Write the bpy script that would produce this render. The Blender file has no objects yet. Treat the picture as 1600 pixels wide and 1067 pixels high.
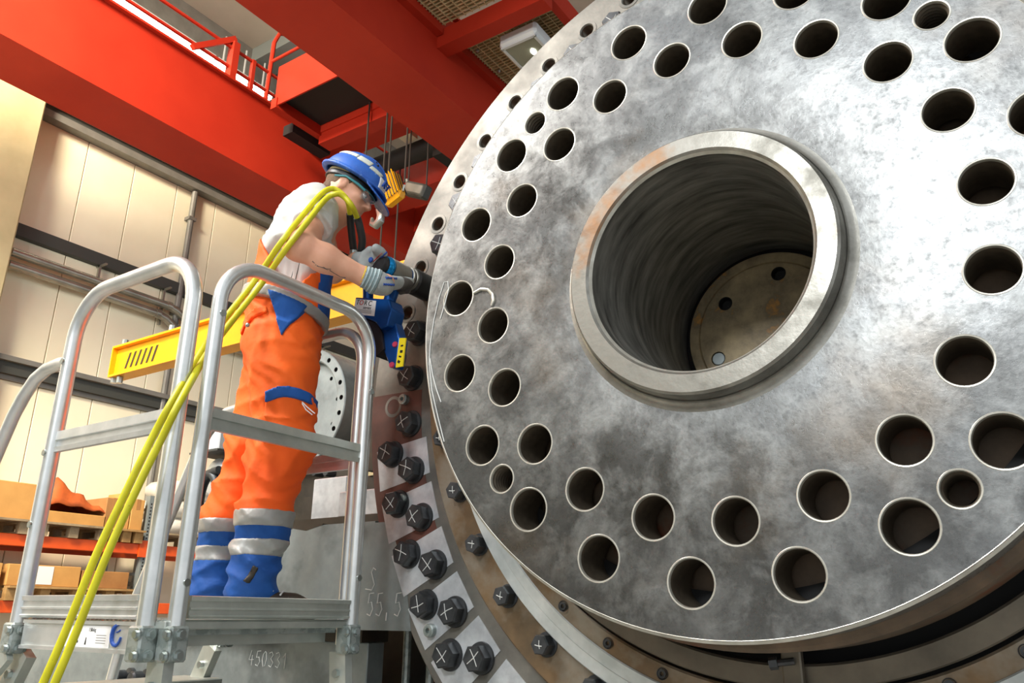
import bpy, bmesh, math, random
import numpy as np
from mathutils import Vector, Matrix
random.seed(4)
R_ = math.radians
SC = bpy.context.scene
COL = SC.collection

# ------------------------------------------------------------------ camera, world, lights, exposure
EYE = Vector((0, 0, 1.30))
CR = Vector((0.8325766, 0.5538455, 0.0084517))
CU = Vector((0.1724932, -0.2737421, 0.9462089))
CF = Vector((-0.5263671, 0.7863335, 0.3234458))
FPX = 1247.316
cam = bpy.data.cameras.new('camera')
cam.sensor_width = 36
cam.lens = FPX / 1600 * 36
cam.clip_end = 200
camo = bpy.data.objects.new('camera', cam)
COL.objects.link(camo)
camo.matrix_world = Matrix(((CR.x, CU.x, -CF.x, EYE.x), (CR.y, CU.y, -CF.y, EYE.y), (CR.z, CU.z, -CF.z, EYE.z), (0, 0, 0, 1)))
SC.camera = camo

world = bpy.data.worlds.new('hall_daylight')
SC.world = world
world.use_nodes = True
bg = world.node_tree.nodes['Background']
bg.inputs[0].default_value = (0.92, 0.96, 1.0, 1)
bg.inputs[1].default_value = 0.75


def area(name, loc, target, sx, sy, power, col=(1, 1, 1), spread=180):
    l = bpy.data.lights.new(name, 'AREA')
    l.shape = 'RECTANGLE'
    l.size = sx
    l.size_y = sy
    l.energy = power
    l.color = col
    l.spread = math.radians(spread)
    o = bpy.data.objects.new(name, l)
    COL.objects.link(o)
    o.location = loc
    d = Vector(target) - Vector(loc)
    o.rotation_euler = d.to_track_quat('-Z', 'Y').to_euler()
    return o


area('unseen_light', (-0.8, -4.8, 5.4), (-0.3, 1.8, 2.3), 1.3, 0.7, 215, (0.95, 0.98, 1.0))
area('unseen_light', (-5.6, -1.6, 9.0), (-8.0, 2.0, 6.5), 1.6, 2.0, 700, (1.0, 0.88, 0.68), 100)  # warm light added to brighten the left end of the crane girder
area('unseen_light', (-6.4, -2.0, 5.5), (-10, 5, 4.0), 2.0, 1.2, 300, (1.0, 0.95, 0.86))  # fill light added to brighten the left wall
area('unseen_light', (-4.2, -0.6, 6.2), (-2.5, 1.9, 1.8), 1.4, 1.2, 110, (1.0, 0.97, 0.92), 110)  # fill light added for the worker, kept out of the disc's reflection
SC.view_settings.view_transform = 'Standard'
SC.view_settings.look = 'None'
SC.view_settings.exposure = 0.30
SC.view_settings.gamma = 1
SC.view_settings.use_curve_mapping = False
SC.cycles.use_denoising = True
SC.cycles.max_bounces = 8
SC.cycles.sample_clamp_indirect = 6


# ------------------------------------------------------------------ helpers
def at(px, py, ax, val):
    """point where the sight line through a pixel of the photograph meets the plane axis = val"""
    d = CF + CR * ((px - 800) / FPX) - CU * ((py - 533.5) / FPX)
    t = (val - EYE[ax]) / d[ax]
    return EYE + d * t


def lin(c):
    c = c / 255
    return c / 12.92 if c <= 0.04045 else ((c + 0.055) / 1.055) ** 2.4


def rgb(r, g, b):
    return (lin(r), lin(g), lin(b), 1)


class MB:
    def __init__(s):
        s.v = []
        s.f = []
        s.m = []

    def add(s, vs, fs, mi=0):
        o = len(s.v)
        s.v += [tuple(v) for v in vs]
        s.f += [tuple(i + o for i in f) for f in fs]
        s.m += [mi] * len(fs)
        return s

    def box(s, c, size, rot=None, mi=0, bev=0.0):
        hx, hy, hz = size[0] / 2, size[1] / 2, size[2] / 2
        if bev > 0:
            b = min(bev, hx * .9, hy * .9, hz * .9)
            bm = bmesh.new()
            bmesh.ops.create_cube(bm, size=1)
            for v in bm.verts:
                v.co = Vector((v.co.x * 2 * hx, v.co.y * 2 * hy, v.co.z * 2 * hz))
            bmesh.ops.bevel(bm, geom=bm.edges[:], offset=b, segments=1, affect='EDGES')
            bm.verts.index_update()
            vs = [v.co.copy() for v in bm.verts]
            fs = [[v.index for v in f.verts] for f in bm.faces]
            bm.free()
        else:
            vs = [Vector((x, y, z)) for x in (-hx, hx) for y in (-hy, hy) for z in (-hz, hz)]
            fs = [(0, 1, 3, 2), (4, 6, 7, 5), (0, 4, 5, 1), (2, 3, 7, 6), (0, 2, 6, 4), (1, 5, 7, 3)]
        M = rot.to_3x3() if rot is not None else Matrix.Identity(3)
        s.add([M @ v + Vector(c) for v in vs], fs, mi)
        return s

    def span(s, a, b, mi=0, bev=0.0):
        a = Vector(a)
        b = Vector(b)
        return s.box((a + b) / 2, [abs(b[i] - a[i]) for i in range(3)], None, mi, bev)

    def prism(s, pts, vec, mi=0):
        n = len(pts)
        vec = Vector(vec)
        p = [Vector(q) for q in pts]
        nn = Vector((0, 0, 0))
        for i in range(n):
            nn += p[i].cross(p[(i + 1) % n])
        if nn.dot(vec) > 0:
            p = p[::-1]
        vs = p + [q + vec for q in p]
        fs = [tuple(range(n)), tuple(range(2 * n - 1, n - 1, -1))]
        fs += [(i, i + n, (i + 1) % n + n, (i + 1) % n) for i in range(n)]
        return s.add(vs, fs, mi)

    def tube(s, path, r, n=12, mi=0, caps=True, closed=False):
        P = [Vector(p) for p in path]
        k = len(P)
        rr = r if isinstance(r, (list, tuple)) else [r] * k
        up = None
        vs = []
        for i in range(k):
            if closed:
                t = P[(i + 1) % k] - P[i - 1]
            else:
                t = P[min(i + 1, k - 1)] - P[max(i - 1, 0)]
            t.normalize()
            if up is None:
                up = Vector((0, 0, 1)) if abs(t.z) < .9 else Vector((1, 0, 0))
            u = up - t * up.dot(t)
            u.normalize()
            up = u
            w = t.cross(u)
            for j in range(n):
                a = 2 * math.pi * j / n
                vs.append(P[i] + (u * math.cos(a) + w * math.sin(a)) * rr[i])
        fs = []
        for i in range(k if closed else k - 1):
            for j in range(n):
                a = i * n + j
                b = i * n + (j + 1) % n
                i2 = (i + 1) % k
                fs.append((a, b, i2 * n + (j + 1) % n, i2 * n + j))
        if caps and not closed:
            fs.append(tuple(range(n - 1, -1, -1)))
            fs.append(tuple(range((k - 1) * n, k * n)))
        return s.add(vs, fs, mi)

    def lathe(s, prof, c, axis=(0, 1, 0), n=64, mi=0, mis=None, flip=False, a0=0, a1=2 * math.pi, close=False):
        """profile: (radius, along-axis) pairs; axis default Y"""
        ax = Vector(axis).normalized()
        u = Vector((1, 0, 0)) if abs(ax.x) < .9 else Vector((0, 1, 0))
        u = (u - ax * u.dot(ax)).normalized()
        w = ax.cross(u)
        c = Vector(c)
        k = len(prof)
        full = abs(a1 - a0 - 2 * math.pi) < 1e-6
        m = n if full else n + 1
        vs = []
        for j in range(m):
            a = a0 + (a1 - a0) * j / n
            d = u * math.cos(a) + w * math.sin(a)
            for (r, h) in prof:
                vs.append(c + d * r + ax * h)
        kk = k if close else k - 1
        for i in range(kk):
            fs = []
            i2 = (i + 1) % k
            for j in range(n):
                j2 = (j + 1) % m
                q = (j * k + i, j * k + i2, j2 * k + i2, j2 * k + i)
                fs.append(q[::-1] if flip else q)
            o = len(s.v) if i == 0 else o
            if i == 0:
                s.v += [tuple(v) for v in vs]
            s.f += [tuple(x + o for x in f) for f in fs]
            s.m += [mis[i] if mis else mi] * len(fs)
        return s

    def cyl(s, p0, p1, r, n=16, mi=0, r1=None):
        return s.tube([p0, p1], [r, r if r1 is None else r1], n, mi)

    def ball(s, c, r, n=12, mi=0):
        rx, ry, rz = r if isinstance(r, (tuple, list)) else (r, r, r)
        vs = []
        m = n // 2
        for i in range(m + 1):
            t = math.pi * i / m
            for j in range(n):
                a = 2 * math.pi * j / n
                vs.append((c[0] + rx * math.sin(t) * math.cos(a), c[1] + ry * math.sin(t) * math.sin(a), c[2] + rz * math.cos(t)))
        fs = []
        for i in range(m):
            for j in range(n):
                fs.append((i * n + j, (i + 1) * n + j, (i + 1) * n + (j + 1) % n, i * n + (j + 1) % n))
        return s.add(vs, fs, mi)

    def mesh(s, name, smooth=35, fix=False):
        me = bpy.data.meshes.new(name)
        me.from_pydata(s.v, [], s.f)
        me.polygons.foreach_set('material_index', s.m)
        bm = bmesh.new()
        bm.from_mesh(me)
        bmesh.ops.remove_doubles(bm, verts=bm.verts, dist=1e-5)
        if fix:
            bmesh.ops.recalc_face_normals(bm, faces=bm.faces)
        bm.to_mesh(me)
        bm.free()
        if smooth:
            me.polygons.foreach_set('use_smooth', [True] * len(me.polygons))
            me.set_sharp_from_angle(angle=R_(smooth))
        me.update()
        return me

    def build(s, name, mats, parent=None, smooth=35, fix=True):
        me = s.mesh(name, smooth, fix)
        for m in (mats if isinstance(mats, (list, tuple)) else [mats]):
            me.materials.append(m)
        o = bpy.data.objects.new(name, me)
        COL.objects.link(o)
        if parent is not None:
            o.parent = parent
        return o


def inst(o, parent, loc=None, rot=None):
    c = o.copy()
    COL.objects.link(c)
    c.parent = parent
    if loc is not None:
        c.location = loc
    if rot is not None:
        c.rotation_euler = rot
    return c


def tag(o, label=None, cat=None, group=None, kind=None):
    if label:
        o['label'] = label
    if cat:
        o['category'] = cat
    if group:
        o['group'] = group
    if kind:
        o['kind'] = kind
    return o


def thing(name, label, cat, loc=(0, 0, 0), group=None):
    """an empty at the base of a thing; parts are built in world space when loc is the origin"""
    o = bpy.data.objects.new(name, None)
    COL.objects.link(o)
    o.location = loc
    o.empty_display_size = .1
    return tag(o, label, cat, group)


def text_mesh(name, body, size, mat, parent, origin, xdir, ydir, depth=.001, align='CENTER', shear=0.0):
    cu = bpy.data.curves.new(name, 'FONT')
    cu.body = body
    cu.size = size
    cu.extrude = depth
    cu.align_x = align
    cu.align_y = 'CENTER'
    cu.shear = shear
    tmp = bpy.data.objects.new(name, cu)
    COL.objects.link(tmp)
    dg = bpy.context.evaluated_depsgraph_get()
    me = bpy.data.meshes.new_from_object(tmp.evaluated_get(dg))
    bpy.data.objects.remove(tmp)
    me.materials.clear()
    me.materials.append(mat)
    x = Vector(xdir).normalized()
    y = Vector(ydir)
    y = (y - x * y.dot(x)).normalized()
    z = x.cross(y)
    M = Matrix(((x.x, y.x, z.x, origin[0]), (x.y, y.y, z.y, origin[1]), (x.z, y.z, z.z, origin[2]), (0, 0, 0, 1)))
    me.transform(M)
    o = bpy.data.objects.new(name, me)
    COL.objects.link(o)
    o.parent = parent
    return o


STROKES = {
    '0': [[(.5, 1), (.2, .8), (.1, .4), (.3, 0), (.6, .05), (.8, .5), (.7, .9), (.5, 1)]],
    '1': [[(.15, .7), (.55, 1), (.5, 0)]],
    '3': [[(.1, .9), (.5, 1), (.75, .8), (.4, .55), (.8, .3), (.5, 0), (.1, .1)]],
    '4': [[(.4, 1), (.1, .35), (.85, .4)], [(.6, .7), (.55, 0)]],
    '5': [[(.85, 1), (.3, .97), (.2, .55), (.6, .6), (.8, .3), (.5, 0), (.1, .08)]],
    'S': [[(.8, .9), (.45, 1), (.25, .8), (.5, .5), (.7, .25), (.4, 0), (-.4, .05)]],
    ',': [[(.3, .15), (.25, -.2)]],
    'X': [[(.05, .0), (.95, 1)], [(.1, 1), (.85, 0.05)]],
}


def chalk(name, txt, org, xd, yd, nrm, h, mat, parent, w=.62, r=.003):
    b = MB()
    org = Vector(org)
    xd = Vector(xd).normalized() * h * w
    yd = Vector(yd).normalized() * h
    for i, ch in enumerate(txt):
        for st in STROKES.get(ch, []):
            pts = [org + xd * (i * 1.12 + p[0]) + yd * p[1] + Vector(nrm) * .001 for p in st]
            b.tube(pts, r, 5)
    return b.build(name, mat, parent, 0)


# ------------------------------------------------------------------ materials
def mat(name, col, rough=.5, metal=0.0, col2=None, nscale=6, bump=0.0, bscale=40, detail=4, spec=None, contrast=(.35, .65),
        col3=None, n3=2.0, c3=(.55, .7), rough2=None, stretch=None, coat=0.0, emit=None, trans=0.0):
    m = bpy.data.materials.new(name)
    m.use_nodes = True
    nt = m.node_tree
    bs = nt.nodes['Principled BSDF']
    bs.inputs['Base Color'].default_value = col
    bs.inputs['Roughness'].default_value = rough
    bs.inputs['Metallic'].default_value = metal
    if spec is not None:
        bs.inputs['Specular IOR Level'].default_value = spec
    if coat:
        bs.inputs['Coat Weight'].default_value = coat
        bs.inputs['Coat Roughness'].default_value = .15
    if emit:
        bs.inputs['Emission Color'].default_value = col
        bs.inputs['Emission Strength'].default_value = emit
    if trans:
        bs.inputs['Transmission Weight'].default_value = trans
    if col2 is None and not bump:
        return m
    tc = nt.nodes.new('ShaderNodeTexCoord')
    src = tc.outputs['Object']
    if stretch:
        mp = nt.nodes.new('ShaderNodeMapping')
        mp.inputs['Scale'].default_value = stretch
        nt.links.new(src, mp.inputs['Vector'])
        src = mp.outputs['Vector']

    def noise(sc, det):
        n = nt.nodes.new('ShaderNodeTexNoise')
        n.inputs['Scale'].default_value = sc
        n.inputs['Detail'].default_value = det
        n.inputs['Roughness'].default_value = .62
        nt.links.new(src, n.inputs['Vector'])
        return n.outputs['Fac']

    def ramp(fac, lo, hi):
        r = nt.nodes.new('ShaderNodeMapRange')
        r.inputs['From Min'].default_value = lo
        r.inputs['From Max'].default_value = hi
        nt.links.new(fac, r.inputs['Value'])
        return r.outputs['Result']

    def mix(fac, a, b):
        x = nt.nodes.new('ShaderNodeMix')
        x.data_type = 'RGBA'
        nt.links.new(fac, x.inputs['Factor'])
        for sock, v in ((x.inputs[6], a), (x.inputs[7], b)):
            if isinstance(v, tuple):
                sock.default_value = v
            else:
                nt.links.new(v, sock)
        return x.outputs[2]

    if col2 is not None:
        f1 = ramp(noise(nscale, detail), *contrast)
        c = mix(f1, col, col2)
        if col3 is not None:
            f3 = ramp(noise(n3, 5), *c3)
            c = mix(f3, c, col3)
        nt.links.new(c, bs.inputs['Base Color'])
        if rough2 is not None:
            r = nt.nodes.new('ShaderNodeMapRange')
            r.inputs['To Min'].default_value = rough
            r.inputs['To Max'].default_value = rough2
            nt.links.new(f1, r.inputs['Value'])
            nt.links.new(r.outputs['Result'], bs.inputs['Roughness'])
    if bump:
        b = nt.nodes.new('ShaderNodeBump')
        b.inputs['Strength'].default_value = bump
        b.inputs['Distance'].default_value = .01
        nt.links.new(noise(bscale, 3), b.inputs['Height'])
        nt.links.new(b.outputs['Normal'], bs.inputs['Normal'])
    return m


M = {}


def disc_material():
    m = bpy.data.materials.new('worn_disc_steel')
    m.use_nodes = True
    nt = m.node_tree
    bs = nt.nodes['Principled BSDF']
    bs.inputs['Metallic'].default_value = .8
    tc = nt.nodes.new('ShaderNodeTexCoord')

    def noise(sc, det, ro=.62, dist=0.0):
        n = nt.nodes.new('ShaderNodeTexNoise')
        n.inputs['Scale'].default_value = sc
        n.inputs['Detail'].default_value = det
        n.inputs['Roughness'].default_value = ro
        n.inputs['Distortion'].default_value = dist
        nt.links.new(tc.outputs['Object'], n.inputs['Vector'])
        return n.outputs['Fac']

    def rng(f, a, b, c=0.0, d=1.0):
        r = nt.nodes.new('ShaderNodeMapRange')
        for k, v in (('From Min', a), ('From Max', b), ('To Min', c), ('To Max', d)):
            r.inputs[k].default_value = v
        nt.links.new(f, r.inputs['Value'])
        return r.outputs['Result']

    def mix(f, a, b):
        x = nt.nodes.new('ShaderNodeMix')
        x.data_type = 'RGBA'
        nt.links.new(f, x.inputs['Factor'])
        for sk, v in ((x.inputs[6], a), (x.inputs[7], b)):
            if isinstance(v, tuple):
                sk.default_value = v
            else:
                nt.links.new(v, sk)
        return x.outputs[2]
    big = noise(2.2, 6, .6, .6)
    mid = noise(9, 9, .7, .3)
    fine = noise(48, 8, .75)
    c = mix(rng(big, .36, .66), rgb(88, 88, 86), rgb(128, 130, 130))
    c = mix(rng(mid, .44, .66, 0, .7), c, rgb(158, 160, 158))
    c = mix(rng(noise(1.6, 5), .54, .74, 0, .6), c, rgb(120, 104, 84))
    c = mix(rng(fine, .52, .72, 0, .65), c, rgb(70, 70, 70))
    nt.links.new(c, bs.inputs['Base Color'])
    a = nt.nodes.new('ShaderNodeMath')
    a.operation = 'ADD'
    nt.links.new(rng(mid, .3, .7, .08, .20), a.inputs[0])
    nt.links.new(rng(fine, .35, .7, .13, .26), a.inputs[1])
    nt.links.new(a.outputs[0], bs.inputs['Roughness'])
    b = nt.nodes.new('ShaderNodeBump')
    b.inputs['Strength'].default_value = .10
    b.inputs['Distance'].default_value = .006
    nt.links.new(fine, b.inputs['Height'])
    nt.links.new(b.outputs['Normal'], bs.inputs['Normal'])
    return m


M['steel_disc'] = disc_material()
M['steel_edge'] = mat('bare_edge_steel', rgb(214, 212, 200), .34, .6, rgb(176, 172, 160), 12)
M['steel_rim'] = mat('hub_ring_steel', rgb(168, 166, 158), .3, .8, rgb(120, 118, 110), 9, .05, 50, 8, col3=rgb(150, 112, 78), n3=3.2, c3=(.6, .72), rough2=.46)
M['bore'] = mat('bore_dark_steel', rgb(150, 148, 140), .4, .35, rgb(66, 66, 62), 5, .05, 30, 6, stretch=(1, 6, 1), contrast=(.3, .7))
M['bore_plate'] = mat('bore_plate_brown', rgb(176, 156, 118), .5, .15, rgb(104, 92, 70), 9, .08, 50, 8, col3=rgb(186, 134, 66), n3=9, c3=(.6, .68))
M['hole_dark'] = mat('hole_wall_steel', rgb(98, 88, 74), .5, .15, rgb(64, 57, 47), 14)
M['flange'] = mat('cast_flange_grey', rgb(134, 131, 123), .45, .55, rgb(106, 104, 98), 5, .06, 40, 8, col3=rgb(96, 98, 94), n3=2.2, c3=(.5, .7), rough2=.55)
M['primer'] = mat('red_brown_primer', rgb(106, 62, 50), .6, .05, rgb(78, 50, 42), 5, .06, 30)
M['ring_brown'] = mat('oiled_brown_ring', rgb(136, 112, 84), .4, .6, rgb(104, 90, 72), 5, .05, 40, 8, col3=rgb(150, 142, 128), n3=3.5, c3=(.5, .66))
M['ring_bright'] = mat('ground_bright_ring', rgb(224, 230, 230), .32, .5, rgb(186, 194, 194), 6, .03, 40)
M['ring_grey'] = mat('seal_ring_grey', rgb(122, 114, 100), .42, .6, rgb(92, 86, 76), 4, .04, 40, 6, col3=rgb(150, 146, 136), n3=3, c3=(.6, .8))
M['rotor_rust'] = mat('rotor_rust', rgb(124, 104, 84), .5, .4, rgb(84, 74, 62), 6, .06, 40, 6, col3=rgb(130, 72, 40), n3=3, c3=(.58, .7))
M['black'] = mat('black_gap', rgb(14, 14, 14), .7)
M['bolt'] = mat('blackened_bolt_steel', rgb(82, 84, 86), .38, .55, rgb(60, 62, 64), 20, .05, 80)
M['chalk'] = mat('white_chalk', rgb(218, 220, 216), .9)
M['plate'] = mat('grey_machined_plate', rgb(150, 158, 158), .45, .4, rgb(122, 130, 130), 4, .05, 40, 7, col3=rgb(88, 94, 94), n3=2, c3=(.52, .74), rough2=.55)
M['plate_bright'] = mat('milled_bright_plate', rgb(222, 226, 228), .35, .4, rgb(180, 184, 188), 9, .05, 40)
M['plate_dark'] = mat('dark_oily_plate', rgb(74, 66, 56), .5, .4, rgb(52, 48, 42), 5)
M['alu'] = mat('aluminium_profile', rgb(228, 230, 228), .3, .7, rgb(206, 210, 208), 8, .02, 90)
M['alu_dull'] = mat('dull_aluminium', rgb(204, 208, 200), .4, .6, rgb(180, 186, 180), 7, .03, 60)
M['galv'] = mat('galvanised_steel', rgb(172, 180, 176), .42, .55, rgb(142, 152, 148), 26, .03, 60, contrast=(.45, .55))
M['zinc'] = mat('zinc_bolt', rgb(186, 194, 192), .28, .9)
M['crane'] = mat('crane_red_paint', rgb(176, 46, 25), .55, 0, rgb(166, 40, 21), 1.2, .02, 12, spec=.25)
M['rope'] = mat('steel_wire_rope', rgb(54, 50, 46), .6, .3)
M['grating'] = mat('walkway_grating', rgb(206, 184, 140), .6, .0, rgb(176, 158, 116), 8)
M['yellow'] = mat('yellow_paint', rgb(238, 168, 8), .4, 0, rgb(222, 150, 6), 3, .02, 20)
M['hazard_black'] = mat('hazard_stripe_paint', rgb(40, 40, 30), .5)
M['wall'] = mat('cream_wall_panel', rgb(240, 232, 206), .55, 0, rgb(234, 225, 197), 1.0)
M['joint'] = mat('panel_joint', rgb(170, 166, 150), .7)
M['concrete'] = mat('beige_concrete', rgb(208, 194, 150), .8, 0, rgb(190, 176, 134), 1.5, .08, 18)
M['ledge'] = mat('grey_ledge_steel', rgb(128, 126, 120), .5, .2, rgb(112, 110, 104), 3)
M['ledge_dark'] = mat('dark_ledge_recess', rgb(62, 64, 60), .6)
M['trim_white'] = mat('pale_trim', rgb(226, 220, 200), .5)
M['pipe'] = mat('steel_pipe', rgb(176, 172, 158), .35, .75, rgb(150, 146, 134), 4)
M['ceiling'] = mat('ceiling_sheet', rgb(196, 190, 176), .7, 0, rgb(186, 180, 166), 1)
M['duct'] = mat('roof_beam_grey', rgb(120, 126, 124), .6)
M['floor'] = mat('hall_floor', rgb(164, 163, 156), .5, 0, rgb(146, 145, 138), 1.5, .04, 20)
M['tube_light'] = mat('tube_light', rgb(255, 248, 232), .5, emit=14)
M['lamp_glass'] = mat('lamp_glass', rgb(150, 152, 134), .2, .2)
M['lamp_led'] = mat('lamp_led', rgb(255, 255, 245), .3, emit=6)
M['lamp_body'] = mat('lamp_housing', rgb(214, 218, 218), .45, .1)
M['rack_orange'] = mat('rack_orange', rgb(226, 88, 22), .45, 0, rgb(212, 78, 18), 3)
M['rack_grey'] = mat('rack_upright_grey', rgb(132, 140, 140), .5, .4)
M['card'] = mat('cardboard', rgb(200, 150, 84), .8, 0, rgb(184, 136, 74), 3)
M['card_dark'] = mat('old_cardboard', rgb(170, 122, 70), .8, 0, rgb(150, 104, 58), 3)
M['wood'] = mat('pallet_wood', rgb(176, 140, 88), .75, 0, rgb(146, 112, 68), 9, .08, 30)
M['wood_grey'] = mat('weathered_pallet_wood', rgb(158, 140, 112), .8, 0, rgb(128, 112, 88), 9, .08, 30)
M['orange_cloth'] = mat('orange_sheet', rgb(196, 92, 32), .75, 0, rgb(150, 70, 26), 4, .2, 14)
M['film'] = mat('white_wrapped_film', rgb(214, 212, 204), .35, 0, rgb(196, 194, 184), 6, .2, 22)
M['paper'] = mat('white_paper', rgb(232, 232, 232), .6)
M['skin'] = mat('skin', rgb(230, 174, 144), .5, 0, rgb(220, 158, 128), 9, .03, 120)
M['lip'] = mat('lip', rgb(176, 106, 92), .5)
M['hair'] = mat('short_hair', rgb(112, 86, 62), .8, 0, rgb(86, 64, 46), 60, .3, 160)
M['brow'] = mat('brow_hair', rgb(92, 68, 48), .8)
M['tee'] = mat('white_tee_cotton', rgb(208, 208, 203), .85, 0, rgb(194, 194, 188), 3, .35, 12)
M['orange'] = mat('hi_vis_orange', rgb(255, 106, 18), .75, 0, rgb(250, 92, 12), 3, .55, 11)
M['blue'] = mat('workwear_blue', rgb(24, 90, 172), .75, 0, rgb(18, 74, 148), 3, .6, 13)
M['reflect'] = mat('reflective_tape', rgb(176, 176, 172), .45, .25, rgb(156, 156, 152), 5, .4, 14)
M['boot'] = mat('boot_leather', rgb(74, 62, 48), .65, 0, rgb(54, 46, 38), 14, .1, 50)
M['helmet'] = mat('helmet_blue', rgb(44, 104, 196), .48, 0, rgb(34, 86, 172), 8, col3=rgb(140, 176, 220), n3=22, c3=(.62, .72))
M['tape'] = mat('helmet_tape', rgb(222, 222, 202), .5, 0, rgb(196, 206, 206), 20)
M['black_plastic'] = mat('black_plastic', rgb(32, 32, 34), .45)
M['teal'] = mat('teal_plastic', rgb(62, 140, 148), .35)
M['glass'] = mat('safety_lens', rgb(225, 238, 238), .05)
M['glass'].node_tree.nodes['Principled BSDF'].inputs['Alpha'].default_value = .12
M['glove'] = mat('grey_knit_glove', rgb(172, 178, 176), .8, 0, rgb(150, 156, 156), 14, .2, 160)
M['glove_dark'] = mat('glove_palm_coating', rgb(74, 70, 66), .6, 0, rgb(96, 92, 88), 10)
M['print_blue'] = mat('print_blue', rgb(32, 76, 160), .6)
M['print_red'] = mat('print_red', rgb(196, 44, 36), .6)
M['hose'] = mat('yellow_hose', rgb(216, 210, 34), .45, 0, rgb(196, 190, 26), 10, col3=rgb(120, 110, 30), n3=60, c3=(.7, .74))
M['rubber'] = mat('black_rubber', rgb(36, 36, 36), .45)
M['tool_blue'] = mat('tool_blue_anodised', rgb(14, 88, 168), .35, .5, rgb(10, 66, 134), 6)
M['tool_cyan'] = mat('tool_cyan_knob', rgb(20, 140, 206), .25, .6)
M['tool_grey'] = mat('tool_grey_sleeve', rgb(150, 148, 138), .38, .5, rgb(128, 126, 118), 6)
M['socket'] = mat('socket_black', rgb(50, 50, 50), .4, .5)
M['label_yellow'] = mat('label_yellow', rgb(238, 214, 20), .5)
M['shackle'] = mat('shackle_grey', rgb(78, 82, 84), .45, .6, rgb(58, 60, 62), 10)
M['ink'] = mat('black_ink', rgb(24, 24, 24), .6)
M['copper'] = mat('copper_brown', rgb(120, 74, 44), .5, .5)
# ------------------------------------------------------------------ the hall
def struct(b, name, m, parent=None, smooth=0):
    o = b.build(name, m, parent, smooth)
    if parent is None:
        o['kind'] = 'structure'
    return o


WX = -10.0
struct(MB().span((-14, -13, -.2), (9, 26, 0)), 'floor', M['floor'])
wl = struct(MB().span((WX - .3, -13, 0), (WX - .06, 26, 11)), 'wall_left', M['joint'])
yy = 4.6 - .676 * 14
while yy < 24:
    if yy > -2 and yy < 17:
        for (z0, z1) in ((.02, 3.86), (4.12, 5.62), (5.78, 7.30)):
            MB().span((WX - .06, yy + .006, z0), (WX, yy + .67, z1), bev=.004).build('wall_panel', M['wall'], wl, 0)
    yy += .676
MB().span((WX - .06, -13, 7.62), (WX, 26, 10.8)).build('upper_sheet', M['ledge'], wl, 0)
wb = struct(MB().span((WX, -13, 0), (-3.6, -12.8, 11)), 'wall_rear', M['wall'])
wf = struct(MB().span((-14, 25.7, 0), (9, 26, 11)), 'wall_far', M['wall'])
ce = struct(MB().span((-14, -1, 10.4), (9, 26, 10.6)), 'ceiling', M['ceiling'])
for y in (6.9, 12.5, 18):
    struct(MB().span((-14, y, 10.12), (9, y + .45, 10.398)), 'trim_%d' % (10 + int(y) // 6), M['duct'])
# ledges that run along the left wall
for i, (z0, z1, d, mm) in enumerate(((7.50, 7.60, .18, 'trim_white'), (7.40, 7.498, .10, 'ledge_dark'), (7.30, 7.398, .16, 'ledge'),
                                     (5.62, 5.78, .10, 'ledge_dark'), (5.70, 5.80, .03, 'ledge'), (3.92, 4.06, .10, 'ledge_dark'), (4.06, 4.12, .16, 'ledge'), (3.86, 3.92, .04, 'ledge'))):
    struct(MB().span((WX + .002, 3.0, z0), (WX + d, 24, z1)), 'trim_%d' % (i + 1), M[mm])
# concrete column at the left edge
o = struct(MB().span((WX + .002, 1.9, 0), (WX + .35, 3.84, 10.3), bev=.02), 'trim_9', M['concrete'])

t = thing('downpipe', 'grey vertical downpipe on the cream wall panels', 'pipe')
MB().tube([(WX + .08, 6.2, .05), (WX + .08, 6.2, 7.28)], .045, 10).build('pipe', M['ledge'], t)
for z in (1.6, 3.6, 5.3, 6.8):
    MB().span((WX + .004, 6.14, z), (WX + .13, 6.26, z + .05)).build('pipe_clip', M['ledge'], t, 0)

t = thing('wall_pipes', 'pair of bright steel service pipes hung below the dark ledge on the wall', 'pipe')
for dz, dy in ((5.36, 6.0), (5.20, 5.85)):
    MB().tube([(WX + .16, 3.9, dz), (WX + .16, dy, dz), (WX + .16, dy + .15, dz - .03), (WX + .16, dy + .3, dz - .12),
               (WX + .16, dy + .5, dz - .14), (WX + .16, 12, dz - .14)], .055, 12).build('pipe', M['pipe'], t)
    MB().tube([(WX + .16, dy - .02, dz), (WX + .16, dy + .05, dz)], .065, 12).build('pipe_coupling', M['pipe'], t)
for y in (5.0, 5.95, 7.4, 9):
    MB().span((WX + .05, y, 5.08), (WX + .09, y + .03, 5.70)).span((WX + .002, y, 5.6), (WX + .23, y + .03, 5.62)).build('hanger', M['pipe'], t, 0)

# strip lights under the roof along the wall
for i, (y0, y1) in enumerate(((3.0, 6.03), (6.12, 6.36), (6.48, 6.80), (6.86, 7.18))):
    t = thing('strip_light', ('long glowing strip light under the roof at top left', 'short strip light behind the angled rail bracket',
                              'third strip light along the roof, between two rail posts', 'last strip light, beside the orange crane cabin box')[i], 'light', group='strip lights above the wall')
    MB().span((-9.88, y0, 9.44), (-9.70, y1, 9.50)).build('diffuser', M['tube_light'], t, 0)
    MB().span((-9.90, y0 - .02, 9.501), (-9.68, y1 + .02, 9.56)).build('housing', M['lamp_body'], t, 0)
    MB().span((-9.80, (y0 + y1) / 2, 9.56), (-9.78, (y0 + y1) / 2 + .02, 10.10)).build('suspension_rod', M['lamp_body'], t, 0)

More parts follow.
